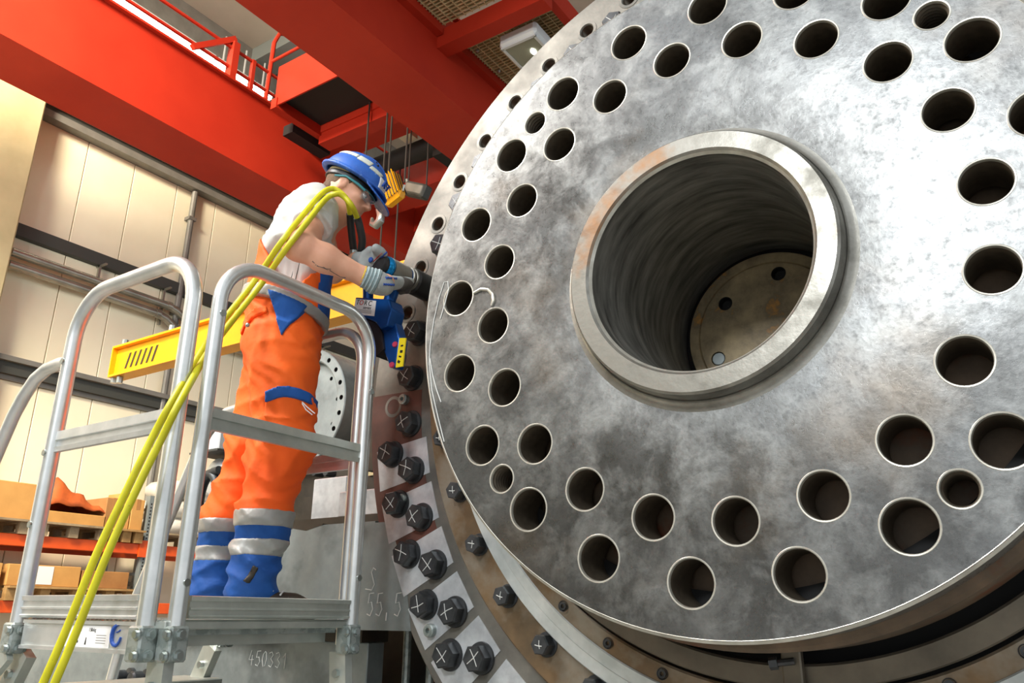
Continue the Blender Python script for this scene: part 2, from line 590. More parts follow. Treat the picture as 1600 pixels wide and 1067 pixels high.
# ------------------------------------------------------------------ bridge crane
t = thing('bridge_crane', 'red double girder bridge crane spanning overhead with walkway and rails', 'crane')
ZB = 6.5
g = MB().span((-8.30, -6, ZB), (-7.56, 25.6, ZB + 1.02)).build('girder', M['crane'], t, 0)
MB().span((-8.36, -6, ZB + 1.021), (-7.50, 25.6, ZB + 1.05)).build('girder_flange', M['crane'], g, 0)
MB().span((-7.96, -6, ZB + 1.051), (-7.88, 25.6, ZB + 1.10)).build('crane_rail', M['rope'], g, 0)
g = MB().span((-5.32, -6, ZB), (-4.59, 25.6, ZB + 1.02)).build('girder', M['crane'], t, 0)
MB().span((-5.38, -6, ZB + 1.021), (-4.53, 25.6, ZB + 1.05)).build('girder_flange', M['crane'], g, 0)
# walkway on the right girder
for ya, yb in ((-5, 5.36), (5.56, 25)):
    b = MB()
    y = max(ya, 2.5)
    while y < min(yb, 13):
        b.span((-4.50, y, 7.22), (-3.36, y + .012, 7.25))
        y += .045
    x = -4.48
    while x < -3.36:
        b.span((x, max(ya, 2.5), 7.215), (x + .01, min(yb, 13), 7.25))
        x += .09
    o = b.build('walkway_grating', M['grating'], t, 0)
    o['kind'] = 'stuff'
    MB().span((-4.50, max(ya, 2.5), 7.30), (-3.36, min(yb, 13), 7.32)).build('walkway_plate', M['grating'], t, 0)
    MB().span((-4.59, ya, 7.12), (-4.50, yb, 7.26)).build('walkway_angle', M['crane'], t, 0)
    MB().span((-3.36, ya, 7.12), (-3.27, yb, 7.34)).build('walkway_edge', M['crane'], t, 0)
    for k in range(14):
        y = max(ya, 2.5) + .3 + k * .42
        if y < yb - .1:
            MB().ball((-4.42, y, 7.205), .022, 8).build('bolt_head', M['zinc'], t)
for y in (2.6, 5.46, 8.4, 11.3):
    MB().span((-4.59, y - .09, 6.98), (-3.27, y + .09, 7.20)).build('cross_beam', M['crane'], t, 0)
# walkway rail over the left girder
for z in (8.12, 7.83):
    MB().tube([(-7.7, -5, z), (-7.7, 12, z)], .022, 8).build('handrail', M['crane'], t)
for y in (1.6, 3.2, 5.35, 7.0):
    MB().span((-7.73, y - .025, 7.55), (-7.67, y + .025, 8.14)).build('rail_post', M['crane'], t, 0)
MB().span((-7.76, 5.0, 7.55), (-7.64, 5.09, 8.2)).build('rail_post', M['crane'], t, 0)
b = MB().box((-7.70, 4.76, 8.02), (.06, .75, .07), Matrix.Rotation(R_(42), 4, 'X'))
b.build('rail_brace', M['crane'], t, 0)
MB().tube([(-7.7, 5.6, 7.55), (-7.7, 5.63, 8.62), (-7.7, 5.70, 8.82), (-7.66, 5.9, 8.92), (-6.2, 5.9, 8.92)], .03, 8).build('ladder_rail', M['crane'], t)
MB().tube([(-7.7, 5.62, 8.3), (-6.0, 5.62, 8.3)], .022, 8).build('ladder_rail', M['crane'], t)
MB().span((-8.3, 3.0, 7.58), (-8.26, 12, 7.7)).build('cable_tray', M['trim_white'], t, 0)
# crab (trolley) between the girders
cr = thing('crane_crab', 'orange red crane trolley box slung between the two girders', 'trolley')
MB().span((-7.12, 5.32, 7.20), (-5.36, 5.34, 7.78)).span((-7.12, 6.03, 7.20), (-5.36, 6.05, 7.78)).span((-7.12, 5.34, 7.20), (-7.10, 6.03, 7.78)).span((-5.38, 5.34, 7.20), (-5.36, 6.03, 7.78)).build('cabin_box', M['crane'], cr, 0)
MB().span((-7.09, 5.35, 7.30), (-5.39, 6.02, 7.76)).build('cabin_shade', M['black'], cr, 0)  # black block stands in for the shade inside the open box
MB().span((-7.16, 5.30, 7.16), (-7.06, 6.3, 7.30)).build('frame_beam', M['crane'], cr, 0)
MB().span((-7.10, 6.05, 7.05), (-5.34, 6.25, 7.24)).build('frame_beam', M['crane'], cr, 0)
MB().span((-7.98, 6.30, 7.22), (-5.33, 6.70, 7.50)).build('end_beam', M['crane'], cr, 0)
MB().span((-7.38, 5.7, 7.08), (-7.2, 6.35, 7.22)).build('drive_motor', M['black'], cr, 0)
MB().span((-5.80, 6.8, 6.82), (-5.36, 11.0, 7.20)).build('winch_housing', M['black'], cr, 0)
MB().span((-7.98, 7.5, 6.95), (-5.81, 7.9, 7.5)).span((-7.98, 8.5, 6.95), (-5.81, 8.9, 7.5)).build('end_beam', M['crane'], cr, 0)
MB().span((-6.05, 6.75, 7.3), (-5.75, 7.15, 7.75)).build('motor_cover', mat('orange_cover', rgb(250, 96, 30), .5), cr, 0)
MB().span((-6.4, 6.78, 7.3), (-6.2, 6.95, 7.6)).build('control_box', M['trim_white'], cr, 0)
MB().tube([(-7.3, 7.05, 7.18), (-5.4, 7.05, 7.18)], .14, 14).build('rope_drum', M['black'], cr)
for k in range(4):
    MB().ball((-5.9 + .12 * k, 5.28 - .02, 7.86), .04, 8).build('cable_loop', M['rope'], cr)

# hook block on its ropes
YH = 6.0
hb = thing('hook_block', 'yellow ribbed hook block hanging on ropes behind the blue helmet', 'hook block')
a = at(612, 296, 1, YH)
b = MB()
c = Vector((a.x, YH, a.z))
RB = Matrix.Rotation(R_(-22), 4, 'Y')
b.box(c, (.27, .16, .40), RB, bev=.045)
b.build('sheave_housing', M['yellow'], hb)
for k in range(6):
    q = c + RB.to_3x3() @ Vector((-.105 + .042 * k, -.082, 0))
    MB().box(q, (.016, .008, .34), RB, bev=.003).build('guard_slot', M['hazard_black'], hb, 0)
    q = c + RB.to_3x3() @ Vector((-.105 + .042 * k + .021, -.086, 0))
    MB().box(q, (.010, .02, .35), RB, bev=.003).build('guard_rib', M['yellow'], hb, 0)
for k in range(3):
    q = c + RB.to_3x3() @ Vector((.137, -.05 + .05 * k, 0))
    MB().box(q, (.006, .018, .30), RB).build('guard_slot', M['hazard_black'], hb, 0)
e = at(626, 326, 1, YH)
MB().tube([c + Vector((.06, 0, -.16)), c + Vector((.16, 0, -.12)), c + Vector((.19, 0, .0))], .012, 6).build('guard_lip', M['zinc'], hb)
for px, py in ((570, 262), (598, 285), (606, 285), (632, 285)):
    q = at(px, py, 1, YH)
    MB().tube([q, (q.x, YH, 7.3)], .011, 6).build('rope', M['rope'], hb)
hk = at(593, 330, 1, YH)
pts = [Vector((hk.x, YH, hk.z + .16)), Vector((hk.x, YH, hk.z + .02)), Vector((hk.x + .03, YH, hk.z - .06)), Vector((hk.x + .02, YH, hk.z - .13)),
       Vector((hk.x - .04, YH, hk.z - .17)), Vector((hk.x - .10, YH, hk.z - .13)), Vector((hk.x - .11, YH, hk.z - .06))]
MB().tube(pts, [.04, .045, .05, .052, .05, .04, .02], 10).build('hook', M['zinc'], hb)
MB().tube([(hk.x, YH, hk.z + .10), (c.x - .02, YH, c.z - .12)], .045, 10).build('hook_shank', M['zinc'], hb)
for px in (600, 623):
    q = at(px, 300, 1, YH + 1.1)
    MB().tube([(q.x, YH + 1.1, 4.2), (q.x, YH + 1.1, 7.2)], .012, 6).build('rope', M['rope'], hb)

# control pendant box hanging behind
t = thing('counterweight', 'dark grey steel block hanging on ropes right of the yellow hook block', 'weight')
a = at(652, 298, 1, 6.4)
MB().box(a, (.36, .14, .17), Matrix.Rotation(R_(26), 4, 'Y'), bev=.02).build('weight_body', M['ledge_dark'], t, 0)
MB().box(a + Vector((0, -.072, 0)), (.30, .02, .11), Matrix.Rotation(R_(26), 4, 'Y'), bev=.008).build('front_plate', M['ledge'], t, 0)
MB().tube([a + Vector((-.15, 0, .05)), (a.x - .15, 6.4, 7.3)], .01, 6).build('rope', M['rope'], t)
MB().tube([a + Vector((.14, 0, -.02)), (a.x + .14, 6.4, 7.3)], .01, 6).build('rope', M['rope'], t)
MB().tube([a + Vector((-.18, 0, .2)), a + Vector((-.12, 0, .06))], .03, 8).build('rope_clamp', M['zinc'], t)

# floodlight below the walkway
t = thing('floodlight', 'white boxed floodlight fixed under the crane walkway', 'light')
c = Vector((-3.78, 5.9, 7.02))
MB().box(c, (.46, .44, .16), bev=.03).build('housing', M['lamp_body'], t, 0)
MB().box(c + Vector((0, 0, -.084)), (.36, .34, .012)).build('glass', M['lamp_glass'], t, 0)
b = MB()
for sx, sy, lx, ly in ((0, 1, .42, .03), (0, -1, .42, .03), (1, 0, .03, .36), (-1, 0, .03, .36)):
    b.box(c + Vector((sx * .195, sy * .185, -.088)), (lx, ly, .02))
b.build('bezel', M['lamp_body'], t, 0)
MB().ball(c + Vector((.06, .02, -.10)), (.03, .05, .01), 10).build('lamp_led', M['lamp_led'], t)
MB().box(c + Vector((0, 0, .12)), (.30, .05, .14)).build('bracket', M['ledge_dark'], t, 0)

# ------------------------------------------------------------------ spreader beam on its stand
t = thing('spreader_beam', 'yellow steel lifting beam with black hazard stripes behind the ladder', 'beam')
BX0, BX1, BY, BZ0, BZ1 = -7.28, -3.3, 4.0, 3.41, 3.72
MB().span((BX0, BY, BZ0 + .02), (BX1, BY + .03, BZ1 - .02)).build('web', M['yellow'], t, 0)
MB().span((BX0, BY - .05, BZ1 - .02), (BX1, BY + .10, BZ1)).build('top_flange', M['yellow'], t, 0)
MB().span((BX0, BY - .05, BZ0), (BX1, BY + .10, BZ0 + .02)).build('bottom_flange', M['yellow'], t, 0)
MB().span((BX0 - .015, BY - .05, BZ0), (BX0, BY + .10, BZ1)).build('end_plate', M['yellow'], t, 0)
for k in range(6):
    x = BX0 + .17 + k * .085
    MB().prism([(x, BY - .004, BZ0 + .07), (x + .03, BY - .004, BZ0 + .07), (x + .08, BY - .004, BZ0 + .22), (x + .05, BY - .004, BZ0 + .22)], (0, .003, 0)).build('hazard_stripe', M['hazard_black'], t, 0)
for x, z in ((BX0 + .1, BZ1 + .03), (BX0 + .85, BZ1 + .03), (BX0 + .12, BZ0 - .035), (BX0 + .02, BZ0 - .02)):
    MB().cyl((x, BY, z - .03), (x, BY, z + .03), .03, 8).build('lug_bolt', M['zinc'], t)
MB().span((-4.95, BY - .04, 0), (-4.80, BY + .10, BZ0 - .001)).span((-5.2, BY - .3, 0), (-4.5, BY + .36, .03)).build('stand_post', M['yellow'], t, 0)

# ------------------------------------------------------------------ pallet rack and its load
RX = -9.0
t = thing('pallet_rack', 'pallet rack with orange beams and grey perforated uprights by the wall', 'rack')
for i, y in enumerate((2.6, 5.72, 8.9)):
    for x in (RX - .02, RX - .86):
        u = MB().span((x - .08, y - .05, 0), (x, y + .05, 2.62)).build('upright', M['rack_grey'], t, 0)
        if x == RX - .02 and i == 1:
            hb_ = MB()
            for k in range(60):
                for dy in (-.022, .022):
                    hb_.span((x, y + dy - .008, .15 + k * .04), (x + .002, y + dy + .008, .17 + k * .04))
            o = hb_.build('slot', M['black'], u, 0)
            o['kind'] = 'stuff'
    for z in (.9, 1.7, 2.45):
        MB().span((RX - .86, y - .02, z), (RX - .06, y + .02, z + .03)).build('frame_brace', M['rack_grey'], t, 0)
for (ya, yb) in ((2.66, 5.66), (5.78, 8.84)):
    for z in (1.93, 1.27):
        for x in (RX - .06, RX - .86):
            MB().span((x, ya, z), (x + .05, yb, z + .12), bev=.006).build('beam', M['rack_orange'], t, 0)
for y in (5.66, 5.78):
    for z in (1.9, 1.24):
        MB().span((RX - .012, y - .05, z), (RX + .006, y + .05, z + .19)).build('beam_connector', M['rack_orange'], t, 0)


def pallet(y0, y1, z, m, label):
    p = thing('pallet', label, 'pallet', group='pallets on the rack')
    for k in range(5):
        x = RX - .78 + k * .185
        MB().span((x, y0, z + .122), (x + .12, y1, z + .144)).build('deck_board', m, p, 0)
    for y in (y0, (y0 + y1) / 2 - .05, y1 - .1):
        for x in (RX - .78, RX - .40, RX - .05):
            MB().span((x, y, z + .022), (x + .10 - .02, y + .1, z + .10)).build('block', m, p, 0)
        MB().span((RX - .78, y, z + .10), (RX + .03, y + .1, z + .122)).build('stringer', m, p, 0)
        MB().span((RX - .78, y, z), (RX + .03, y + .1, z + .022)).build('bottom_board', m, p, 0)


def carton(y0, y1, x0, x1, z0, z1, m, label, group='boxes on the rack', tape=True, paper=False):
    c = thing('carton', label, 'box', group=group)
    MB().span((x0, y0, z0), (x1, y1, z1), bev=.006).build('box_body', m, c, 0)
    if tape:
        MB().span((x1, (y0 + y1) / 2 - .025, z1 - .12), (x1 + .002, (y0 + y1) / 2 + .025, z1)).build('tape', M['card_dark'], c, 0)
        MB().span((x0, (y0 + y1) / 2 - .025, z1 + .0005), (x1, (y0 + y1) / 2 + .025, z1 + .002)).build('tape', M['card_dark'], c, 0)
    if paper:
        MB().span((x1, y0 + .18, z0 + .02), (x1 + .004, y0 + .46, z1 - .01)).build('paper_sheet', M['paper'], c, 0)


Z2 = 2.052
pallet(3.2, 4.32, Z2, M['wood_grey'], 'weathered pallet under the big carton at the left edge of the upper shelf')
pallet(4.42, 5.18, Z2, M['wood_grey'], 'pallet under the orange sheet on the upper shelf')
pallet(5.22, 5.62, Z2, M['wood'], 'small pallet under cartons next to the grey upright')
pallet(5.85, 6.9, Z2, M['wood_grey'], 'pallet under the film wrapped sacks right of the upright')
zt = Z2 + .145
carton(3.2, 4.36, RX - .7, RX - .02, zt, zt + .38, M['card'], 'large plain cardboard carton at left end of the upper shelf')
b = MB()
ow = thing('orange_sheet', 'crumpled orange sheet heaped on a flat carton on the upper shelf', 'sheet')
n = 22
vs = []
rs = random.Random(3)
for i in range(n):
    for j in range(n):
        u, v = i / (n - 1), j / (n - 1)
        y = 4.46 + .72 * u
        x = RX - .66 + .64 * v
        h = .09 + .19 * math.exp(-((u - .22) / .22) ** 2) * math.exp(-((v - .6) / .5) ** 2) + .09 * math.exp(-((u - .45) / .35) ** 2)
        h += .03 * math.sin(u * 17 + v * 5) + .02 * math.sin(v * 13 - u * 6) + rs.uniform(-.012, .012)
        h *= min(1, 5 * v, 5 * (1 - v) + .35) * min(1, 6 * (1 - u) + .3)
        vs.append((x, y, zt + .13 + max(h, .0)))
fs = [(i * n + j, (i + 1) * n + j, (i + 1) * n + j + 1, i * n + j + 1) for i in range(n - 1) for j in range(n - 1)]
so = b.add(vs, fs).build('sheet', M['orange_cloth'], ow, 60)
sm = so.modifiers.new('thickness', 'SOLIDIFY')
sm.thickness = .01
carton(4.44, 5.16, RX - .7, RX - .02, zt, zt + .125, M['card'], 'flat carton under the orange sheet on the upper shelf', tape=False)
carton(5.14, 5.34, RX - .5, RX - .02, zt, zt + .34, M['card_dark'], 'tall open carton at right of the orange sheet')
carton(5.36, 5.45, RX - .4, RX - .03, zt, zt + .42, M['card'], 'narrow upright carton behind the yellow hoses')
carton(5.46, 5.62, RX - .5, RX - .03, zt, zt + .36, M['card'], 'carton on small pallet next to the grey upright', paper=False)
for i, (y0, y1, z0, z1) in enumerate(((5.85, 6.35, zt, zt + .2), (6.37, 6.88, zt, zt + .22), (5.84, 6.36, zt + .2, zt + .42), (6.36, 6.88, zt + .22, zt + .45), (5.9, 6.8, zt + .45, zt + .66))):
    s = thing('wrapped_sack', ('lower left film wrapped sack beside the rack upright', 'lower right film wrapped sack behind the shackle', 'middle left film wrapped sack on the rack',
                              'middle right film wrapped sack on the rack', 'top film wrapped sack of the stack on the rack')[i], 'sack', group='film wrapped sacks')
    MB().span((RX - .6, y0, z0), (RX - .04, y1, z1), bev=.07).build('sack', M['film'], s, 60)
Z1 = 1.392
pallet(3.3, 4.1, Z1, M['wood'], 'pallet at the left end of the lower shelf')
pallet(4.22, 5.0, Z1, M['wood'], 'pallet with the paper labelled carton on the lower shelf')
pallet(5.04, 5.62, Z1, M['wood'], 'pallet with the brown timber block on the lower shelf')
carton(3.3, 4.16, RX - .7, RX - .02, Z1 + .145, Z1 + .36, M['card'], 'carton at left end of the lower shelf')
carton(4.22, 4.98, RX - .7, RX - .02, Z1 + .145, Z1 + .36, M['card'], 'carton with a white paper sheet on the lower shelf', paper=True, tape=False)
carton(5.0, 5.56, RX - .6, RX - .03, Z1 + .145, Z1 + .33, M['card_dark'], 'brown carton behind the hoses on the lower shelf', tape=False)
# ------------------------------------------------------------------ the machine
DC = Vector((-0.64333, 1.82545, 2.15319))


def pol(r, deg, off):
    return Vector((DC.x + r * math.cos(R_(deg)), DC.y + off, DC.z + r * math.sin(R_(deg))))


def boolean(o, cutter):
    md = o.modifiers.new('cut', 'BOOLEAN')
    md.operation = 'DIFFERENCE'
    md.solver = 'EXACT'
    md.object = cutter
    dg = bpy.context.evaluated_depsgraph_get()
    dg.update()
    me = bpy.data.meshes.new_from_object(o.evaluated_get(dg))
    o.modifiers.clear()
    old = o.data
    o.data = me
    bpy.data.meshes.remove(old)
    bpy.data.objects.remove(cutter)
    me.polygons.foreach_set('use_smooth', [True] * len(me.polygons))
    me.set_sharp_from_angle(angle=R_(35))


rotor = thing('rotor_disc', 'huge round grey steel disc with two rings of drilled holes and raised hub', 'disc')
DR, DT = .912, .137
disc = MB().lathe([(.10, .01), (.10, .005), (.368, .003), (.385, .0), (DR - .006, 0), (DR, .006), (DR, DT - .005), (DR - .005, DT), (.29, DT), (.10, DT)],
                  DC, n=192, close=True).build('disc_plate', M['steel_disc'], rotor, 35)
# hole positions
A0, A1 = 3.20143205, 3.04367471
holes = [(.6488, math.degrees(A0) + 18 * k, .0515) for k in range(20)]
holes += [(.7853, math.degrees(A1) + 18 * k, .0535) for k in range(20)]
holes += [(.7870, 129.3 + 90 * k, .0355) for k in range(4)]
cut = MB()
for r, a, hr in holes:
    q = pol(r, a, 0)
    cut.cyl(q + Vector((0, -.05, 0)), q + Vector((0, .3, 0)), hr + .005, 40)
cut.cyl(DC + Vector((0, -.1, 0)), DC + Vector((0, .4, 0)), .30, 96)
boolean(disc, cut.build('cutter', M['steel_disc'], None, 0))
protos = {}
for r, a, hr in holes:
    if hr not in protos:
        b = MB()
        b.lathe([(hr + .0062, .0002), (hr + .0048, -.0008), (hr + .0020, -.0004), (hr + .0004, .003), (hr, .008), (hr, DT)], (0, 0, 0), n=40, mis=[0, 0, 0, 0, 1])
        if hr < .04:
            for k in range(9):
                b.lathe([(hr + .0005, .012 + k * .012), (hr - .0035, .018 + k * .012), (hr + .0005, .024 + k * .012)], (0, 0, 0), n=32, mi=1)
        o = b.build('threaded_hole' if hr < .04 else 'bolt_hole', [M['steel_edge'], M['hole_dark']], rotor, 30, fix=False)
        for p in o.data.polygons:
            p.flip()
        protos[hr] = o
        o.location = pol(r, a, 0)
    else:
        inst(protos[hr], rotor, pol(r, a, 0))
# hub ring
MB().lathe([(.297, -.049), (.303, -.055), (.347, -.055), (.353, -.048), (.357, -.020), (.361, -.012), (.364, -.004), (.366, .004), (.366, .02), (.297, .02)],
           DC, n=160, close=True).build('hub_ring', M['steel_rim'], rotor, 30)
MB().lathe([(.3605, -.016), (.362, -.010), (.366, -.0055), (.372, -.0025), (.379, -.0008), (.386, .0003)], DC, n=160).build('hub_fillet', M['steel_rim'], rotor, 80)
MB().lathe([(.2975, -.0492), (.291, -.040), (.290, .03), (.286, .05), (.286, .62)], DC, n=128, mis=[1, 0, 0, 0]).build('bore', [M['bore'], M['steel_edge']], rotor, 30, fix=False)
pl = MB().lathe([(.0005, .592), (.226, .592), (.229, .597), (.232, .592), (.262, .592), (.266, .60), (.266, .64), (.0005, .64)], DC, n=96).build('bore_plate', M['bore_plate'], rotor, 30)
MB().lathe([(.262, .64), (.30, .64)], DC, n=64).build('bore_gap', M['black'], rotor, 30)
bhs = ((.047, .1843, 1), (-.1325, .1192, 1), (-.1706, -.064, 0), (.19, .02, 1), (.06, -.18, 1))
cut = MB()
for x, z, hole in bhs:
    q = DC + Vector((x, .55, z))
    cut.cyl(q, q + Vector((0, .072, 0)), .0235, 24)
boolean(pl, cut.build('cutter', M['black'], None, 0))
for x, z, hole in bhs:
    q = DC + Vector((x, .592, z))
    if hole:
        MB().lathe([(.0238, .0005), (.0215, .002), (.0205, .008), (.0205, .028), (.0005, .028)], q, n=24).build('plate_bore_hole', M['black'], pl)  # lining coloured black for the shade down in the hole
    else:
        MB().lathe([(.0005, .002), (.019, .002), (.021, .004), (.021, .028)], q, n=24).build('plug', M['plate'], pl)
MB().lathe([(DR - .009, .0005), (DR - .007, -.0008), (DR + .0008, .006), (DR + .0008, .012)], DC, n=192).build('rim_edge', M['steel_edge'], rotor, 20)
# second rotor plate behind the disc and its neck
MB().lathe([(.302, .160), (.30, .155), (.895, .155), (.90, .160), (.925, .165), (.935, .175), (.937, .40), (.90, .405), (.62, .405)], DC, n=160).build('rotor_body', M['rotor_rust'], rotor, 30)
MB().lathe([(.80, DT - .004), (.895, DT - .004), (.895, .17)], DC, n=128).build('rotor_groove', M['black'], rotor, 30)

hs = thing('machine_housing', 'large bolted machine housing flange and base behind the drilled disc', 'machine')
FO = .622      # flange face behind the disc face
fl = MB().lathe([(1.322, FO), (1.705, FO), (1.715, FO + .01), (1.715, FO + .052), (1.71, FO + .056), (1.30, FO + .056)], DC, n=256, close=True).build('flange_plate', M['flange'], hs, 30)
BH = [(1.594, 188.55 - 7.52 * k) for k in range(1, 12)]
A_ANG = [222.0 - 7.52 * k for k in range(-6, 24)]
B_ANG = [-141.5 - 7.52 * k for k in range(-4, 5)]
cut = MB()
for r, a in BH:
    q = pol(r, a, FO)
    cut.cyl(q + Vector((0, -.05, 0)), q + Vector((0, .2, 0)), .0335, 24)
for a in (147.2, 132.2, 162.1):
    q = pol(1.552, a, FO)
    cut.cyl(q + Vector((0, -.05, 0)), q + Vector((0, .05, 0)), .018, 16)
boolean(fl, cut.build('cutter', M['flange'], None, 0))
b = MB()
b.lathe([(.046, -.0008), (.0455, -.002), (.033, -.002), (.029, .004), (.0285, .056)], (0, 0, 0), n=28, mis=[0, 0, 0, 1])
fh = b.build('flange_hole', [M['flange'], M['ring_grey']], hs, 30, fix=False)
for p in fh.data.polygons:
    p.flip()
fh.location = pol(BH[0][0], BH[0][1], FO)
for r, a in BH[1:]:
    inst(fh, hs, pol(r, a, FO))
# rings between flange and rotor
MB().lathe([(1.318, FO + .02), (1.319, .53), (1.312, .522), (1.19, .520), (1.188, .53)], DC, n=224).build('bolt_ring', M['ring_brown'], hs, 30)
MB().lathe([(1.322, FO + .01), (1.319, FO - .02)], DC, n=200).build('ring_groove', M['black'], hs, 30)
MB().lathe([(1.19, .53), (1.188, .500), (1.180, .484), (1.140, .470), (1.137, .466), (1.100, .452), (1.096, .456)], DC, n=224).build('ground_ring', M['ring_bright'], hs, 20)
sr = MB().lathe([(1.100, .47), (1.098, .458), (1.092, .454), (1.046, .448), (1.040, .452), (1.040, .55)], DC, n=224).build('screw_ring', M['ring_brown'], hs, 30)
MB().lathe([(1.045, .50), (1.025, .50)], DC, n=160).build('ring_gap', M['black'], hs, 30)
MB().lathe([(1.030, .56), (1.030, .436), (1.026, .430), (.975, .424), (.969, .428), (.969, .60)], DC, n=224).build('seal_ring', M['ring_grey'], hs, 30)
MB().lathe([(.975, .52), (.92, .52)], DC, n=160).build('seal_gap', M['black'], hs, 30)
sp = None
for a in [-139.3 + 9.95 * k for k in range(-3, 10)]:
    q = pol(1.070, a, .4485)
    if sp is None:
        b = MB().lathe([(.017, -.001), (.015, .0), (.0125, .006), (.0125, -.004), (.006, -.004), (.0055, .004), (.0005, .004)], (0, 0, 0), n=20)
        sp = b.build('socket_screw', M['bolt'], hs, 30)
        sp.location = q
    else:
        inst(sp, hs, q)
# bracket with screw across the gap below the disc
q = at(1240, 1032, 1, DC.y + .41)
br = MB().box(q + Vector((0, -.01, -.01)), (.05, .03, .13), None, bev=.004).build('stop_bracket', M['ring_grey'], hs, 0)
MB().cyl(q + Vector((.01, -.03, .0)), q + Vector((-.035, -.04, -.006)), .009, 8).cyl(q + Vector((-.03, -.04, -.005)), q + Vector((-.05, -.043, -.008)), .016, 6).build('set_screw', M['bolt'], br)


def hexbolt(r, head, wash, chalkrot):
    """hex head with washer, base at origin, pointing to -Y"""
    b = MB()
    pr = []
    for k in range(6):
        pr.append(Vector((r * math.cos(R_(60 * k)), 0, r * math.sin(R_(60 * k)))))
    n = 6
    vs = []
    ring = [(1.0, -wash), (1.0, -(wash + head * .86)), (.90, -(wash + head)), ]
    for f, h in ring:
        for p in pr:
            vs.append(Vector((p.x * f, h, p.z * f)))
    fs = []
    for i in range(2):
        for j in range(6):
            fs.append((i * 6 + j, (i + 1) * 6 + j, (i + 1) * 6 + (j + 1) % 6, i * 6 + (j + 1) % 6))
    fs.append((12, 13, 14, 15, 16, 17))
    fs.append((5, 4, 3, 2, 1, 0))
    b.add(vs, fs)
    return b


hexes = {}


def place_bolt(q, r, head, wash, rot, seed, style='X'):
    key = (r, head, wash)
    if key not in hexes:
        o = hexbolt(r, head, wash, 0).build('hex_bolt', M['bolt'], hs, 20)
        w = MB().lathe([(r * .8, 0), (r * 1.16, 0), (r * 1.18, -wash * .4), (r * 1.14, -wash), (r * .8, -wash)], (0, 0, 0), n=32).build('washer', M['bolt'], o, 30)
        ck = []
        for s in range(3):
            rr = random.Random(s + 3)
            b = MB()
            L = r * (.66 if style == 'X' else .42)
            for k in range(2):
                a = R_((50 if k else -48) + rr.uniform(-9, 9) + (0 if style == 'X' else 40))
                d = Vector((math.cos(a), 0, math.sin(a))) * L
                bend = Vector((-math.sin(a), 0, math.cos(a))) * L * rr.uniform(-.12, .12)
                o2 = Vector((rr.uniform(-.1, .1) * r, -(wash + head + .0008), rr.uniform(-.1, .1) * r))
                b.tube([o2 - d, o2 + bend, o2 + d * rr.uniform(.8, 1.05)], .0017 if style == 'X' else .0014, 4)
            me = b.mesh('chalk_mark', 0, True)
            me.materials.append(M['chalk'])
            ck.append(me)
        hexes[key] = (o, w, ck)
        first = True
    else:
        first = False
    o, w, ck = hexes[key]
    rng = random.Random(seed)
    if first:
        p = o
    else:
        p = inst(o, hs)
        inst(w, p)
    p.location = q
    p.rotation_euler = (0, R_(rot), 0)
    c = bpy.data.objects.new('chalk_mark', ck[rng.randrange(3)])
    COL.objects.link(c)
    c.parent = p
    c.rotation_euler = (0, R_(rng.uniform(-25, 25) - rot), 0)


for i, a in enumerate(A_ANG):
    if abs(((a - 161.9 + 180) % 360) - 180) < 3:
        continue
    place_bolt(pol(1.494, a, FO), .0475, .046, .010, random.uniform(0, 60), i)
for i, a in enumerate(B_ANG):
    place_bolt(pol(1.595, a, FO), .0475, .046, .010, random.uniform(0, 60), 50 + i)
for i, a in enumerate([-139.56 + 9.95 * k for k in range(-8, 9)]):
    place_bolt(pol(1.225, a - 0, .520), .0335, .046, .004, random.uniform(0, 60), 90 + i, '+')
place_bolt(pol(1.24, -169.4, .520), .0335, .046, .004, 10, 99, '+')
# washer of the bolt under the wrench is covered by its socket; loose nuts and pins on the flange
for px, py, r in ((675, 985, .024), (634, 625, .022), (632, 780, .02)):
    q = at(px, py, 1, DC.y + FO)
    MB().lathe([(r, 0), (r, -.022), (r * .8, -.026), (r * .4, -.026), (r * .35, -.01), (.0005, -.01)], q, n=18).build('threaded_pin', M['galv'], hs, 30)
# bright milled pads under the bolt pairs, red brown paint between them
for i, a in enumerate(B_ANG):
    am = a + 1.8
    q = pol(1.56, am, FO - .0025)
    b = MB()
    er = Vector((math.cos(R_(am)), 0, math.sin(R_(am))))
    et = Vector((-er.z, 0, er.x))
    w1, w2 = .075, .085
    b.prism([q - er * .145 - et * w1, q + er * .12 - et * w2, q + er * .12 + et * w2, q - er * .145 + et * w1], (0, .0045, 0))
    b.build('bolt_pad', M['plate_bright'], hs, 0)
b = MB().lathe([(1.44, FO - .0012), (1.712, FO - .0012)], DC, n=40, a0=R_(157), a1=R_(181))
b.build('painted_band', M['primer'], hs, 30)

# housing drum, frame and base behind the flange
MB().lathe([(1.30, FO + .058), (1.47, FO + .058), (1.47, 2.6), (1.36, 2.62), (.5, 2.62)], DC, n=96).build('housing_drum', M['primer'], hs, 30)
for a in (182, 196, 214):
    q = pol(1.56, a, 1.2)
    MB().box(q, (.18, .9, .05), Matrix.Rotation(-R_(a), 4, 'Y')).build('drum_rib', M['primer'], hs, 0)
MB().span((-2.6, 2.9, 0), (1.3, 4.4, .75)).build('base_block', M['plate_dark'], hs, 0)
MB().span((-1.9, 2.47, 0), (.62, 2.88, .62)).build('base_foot', M['plate'], hs, 0)
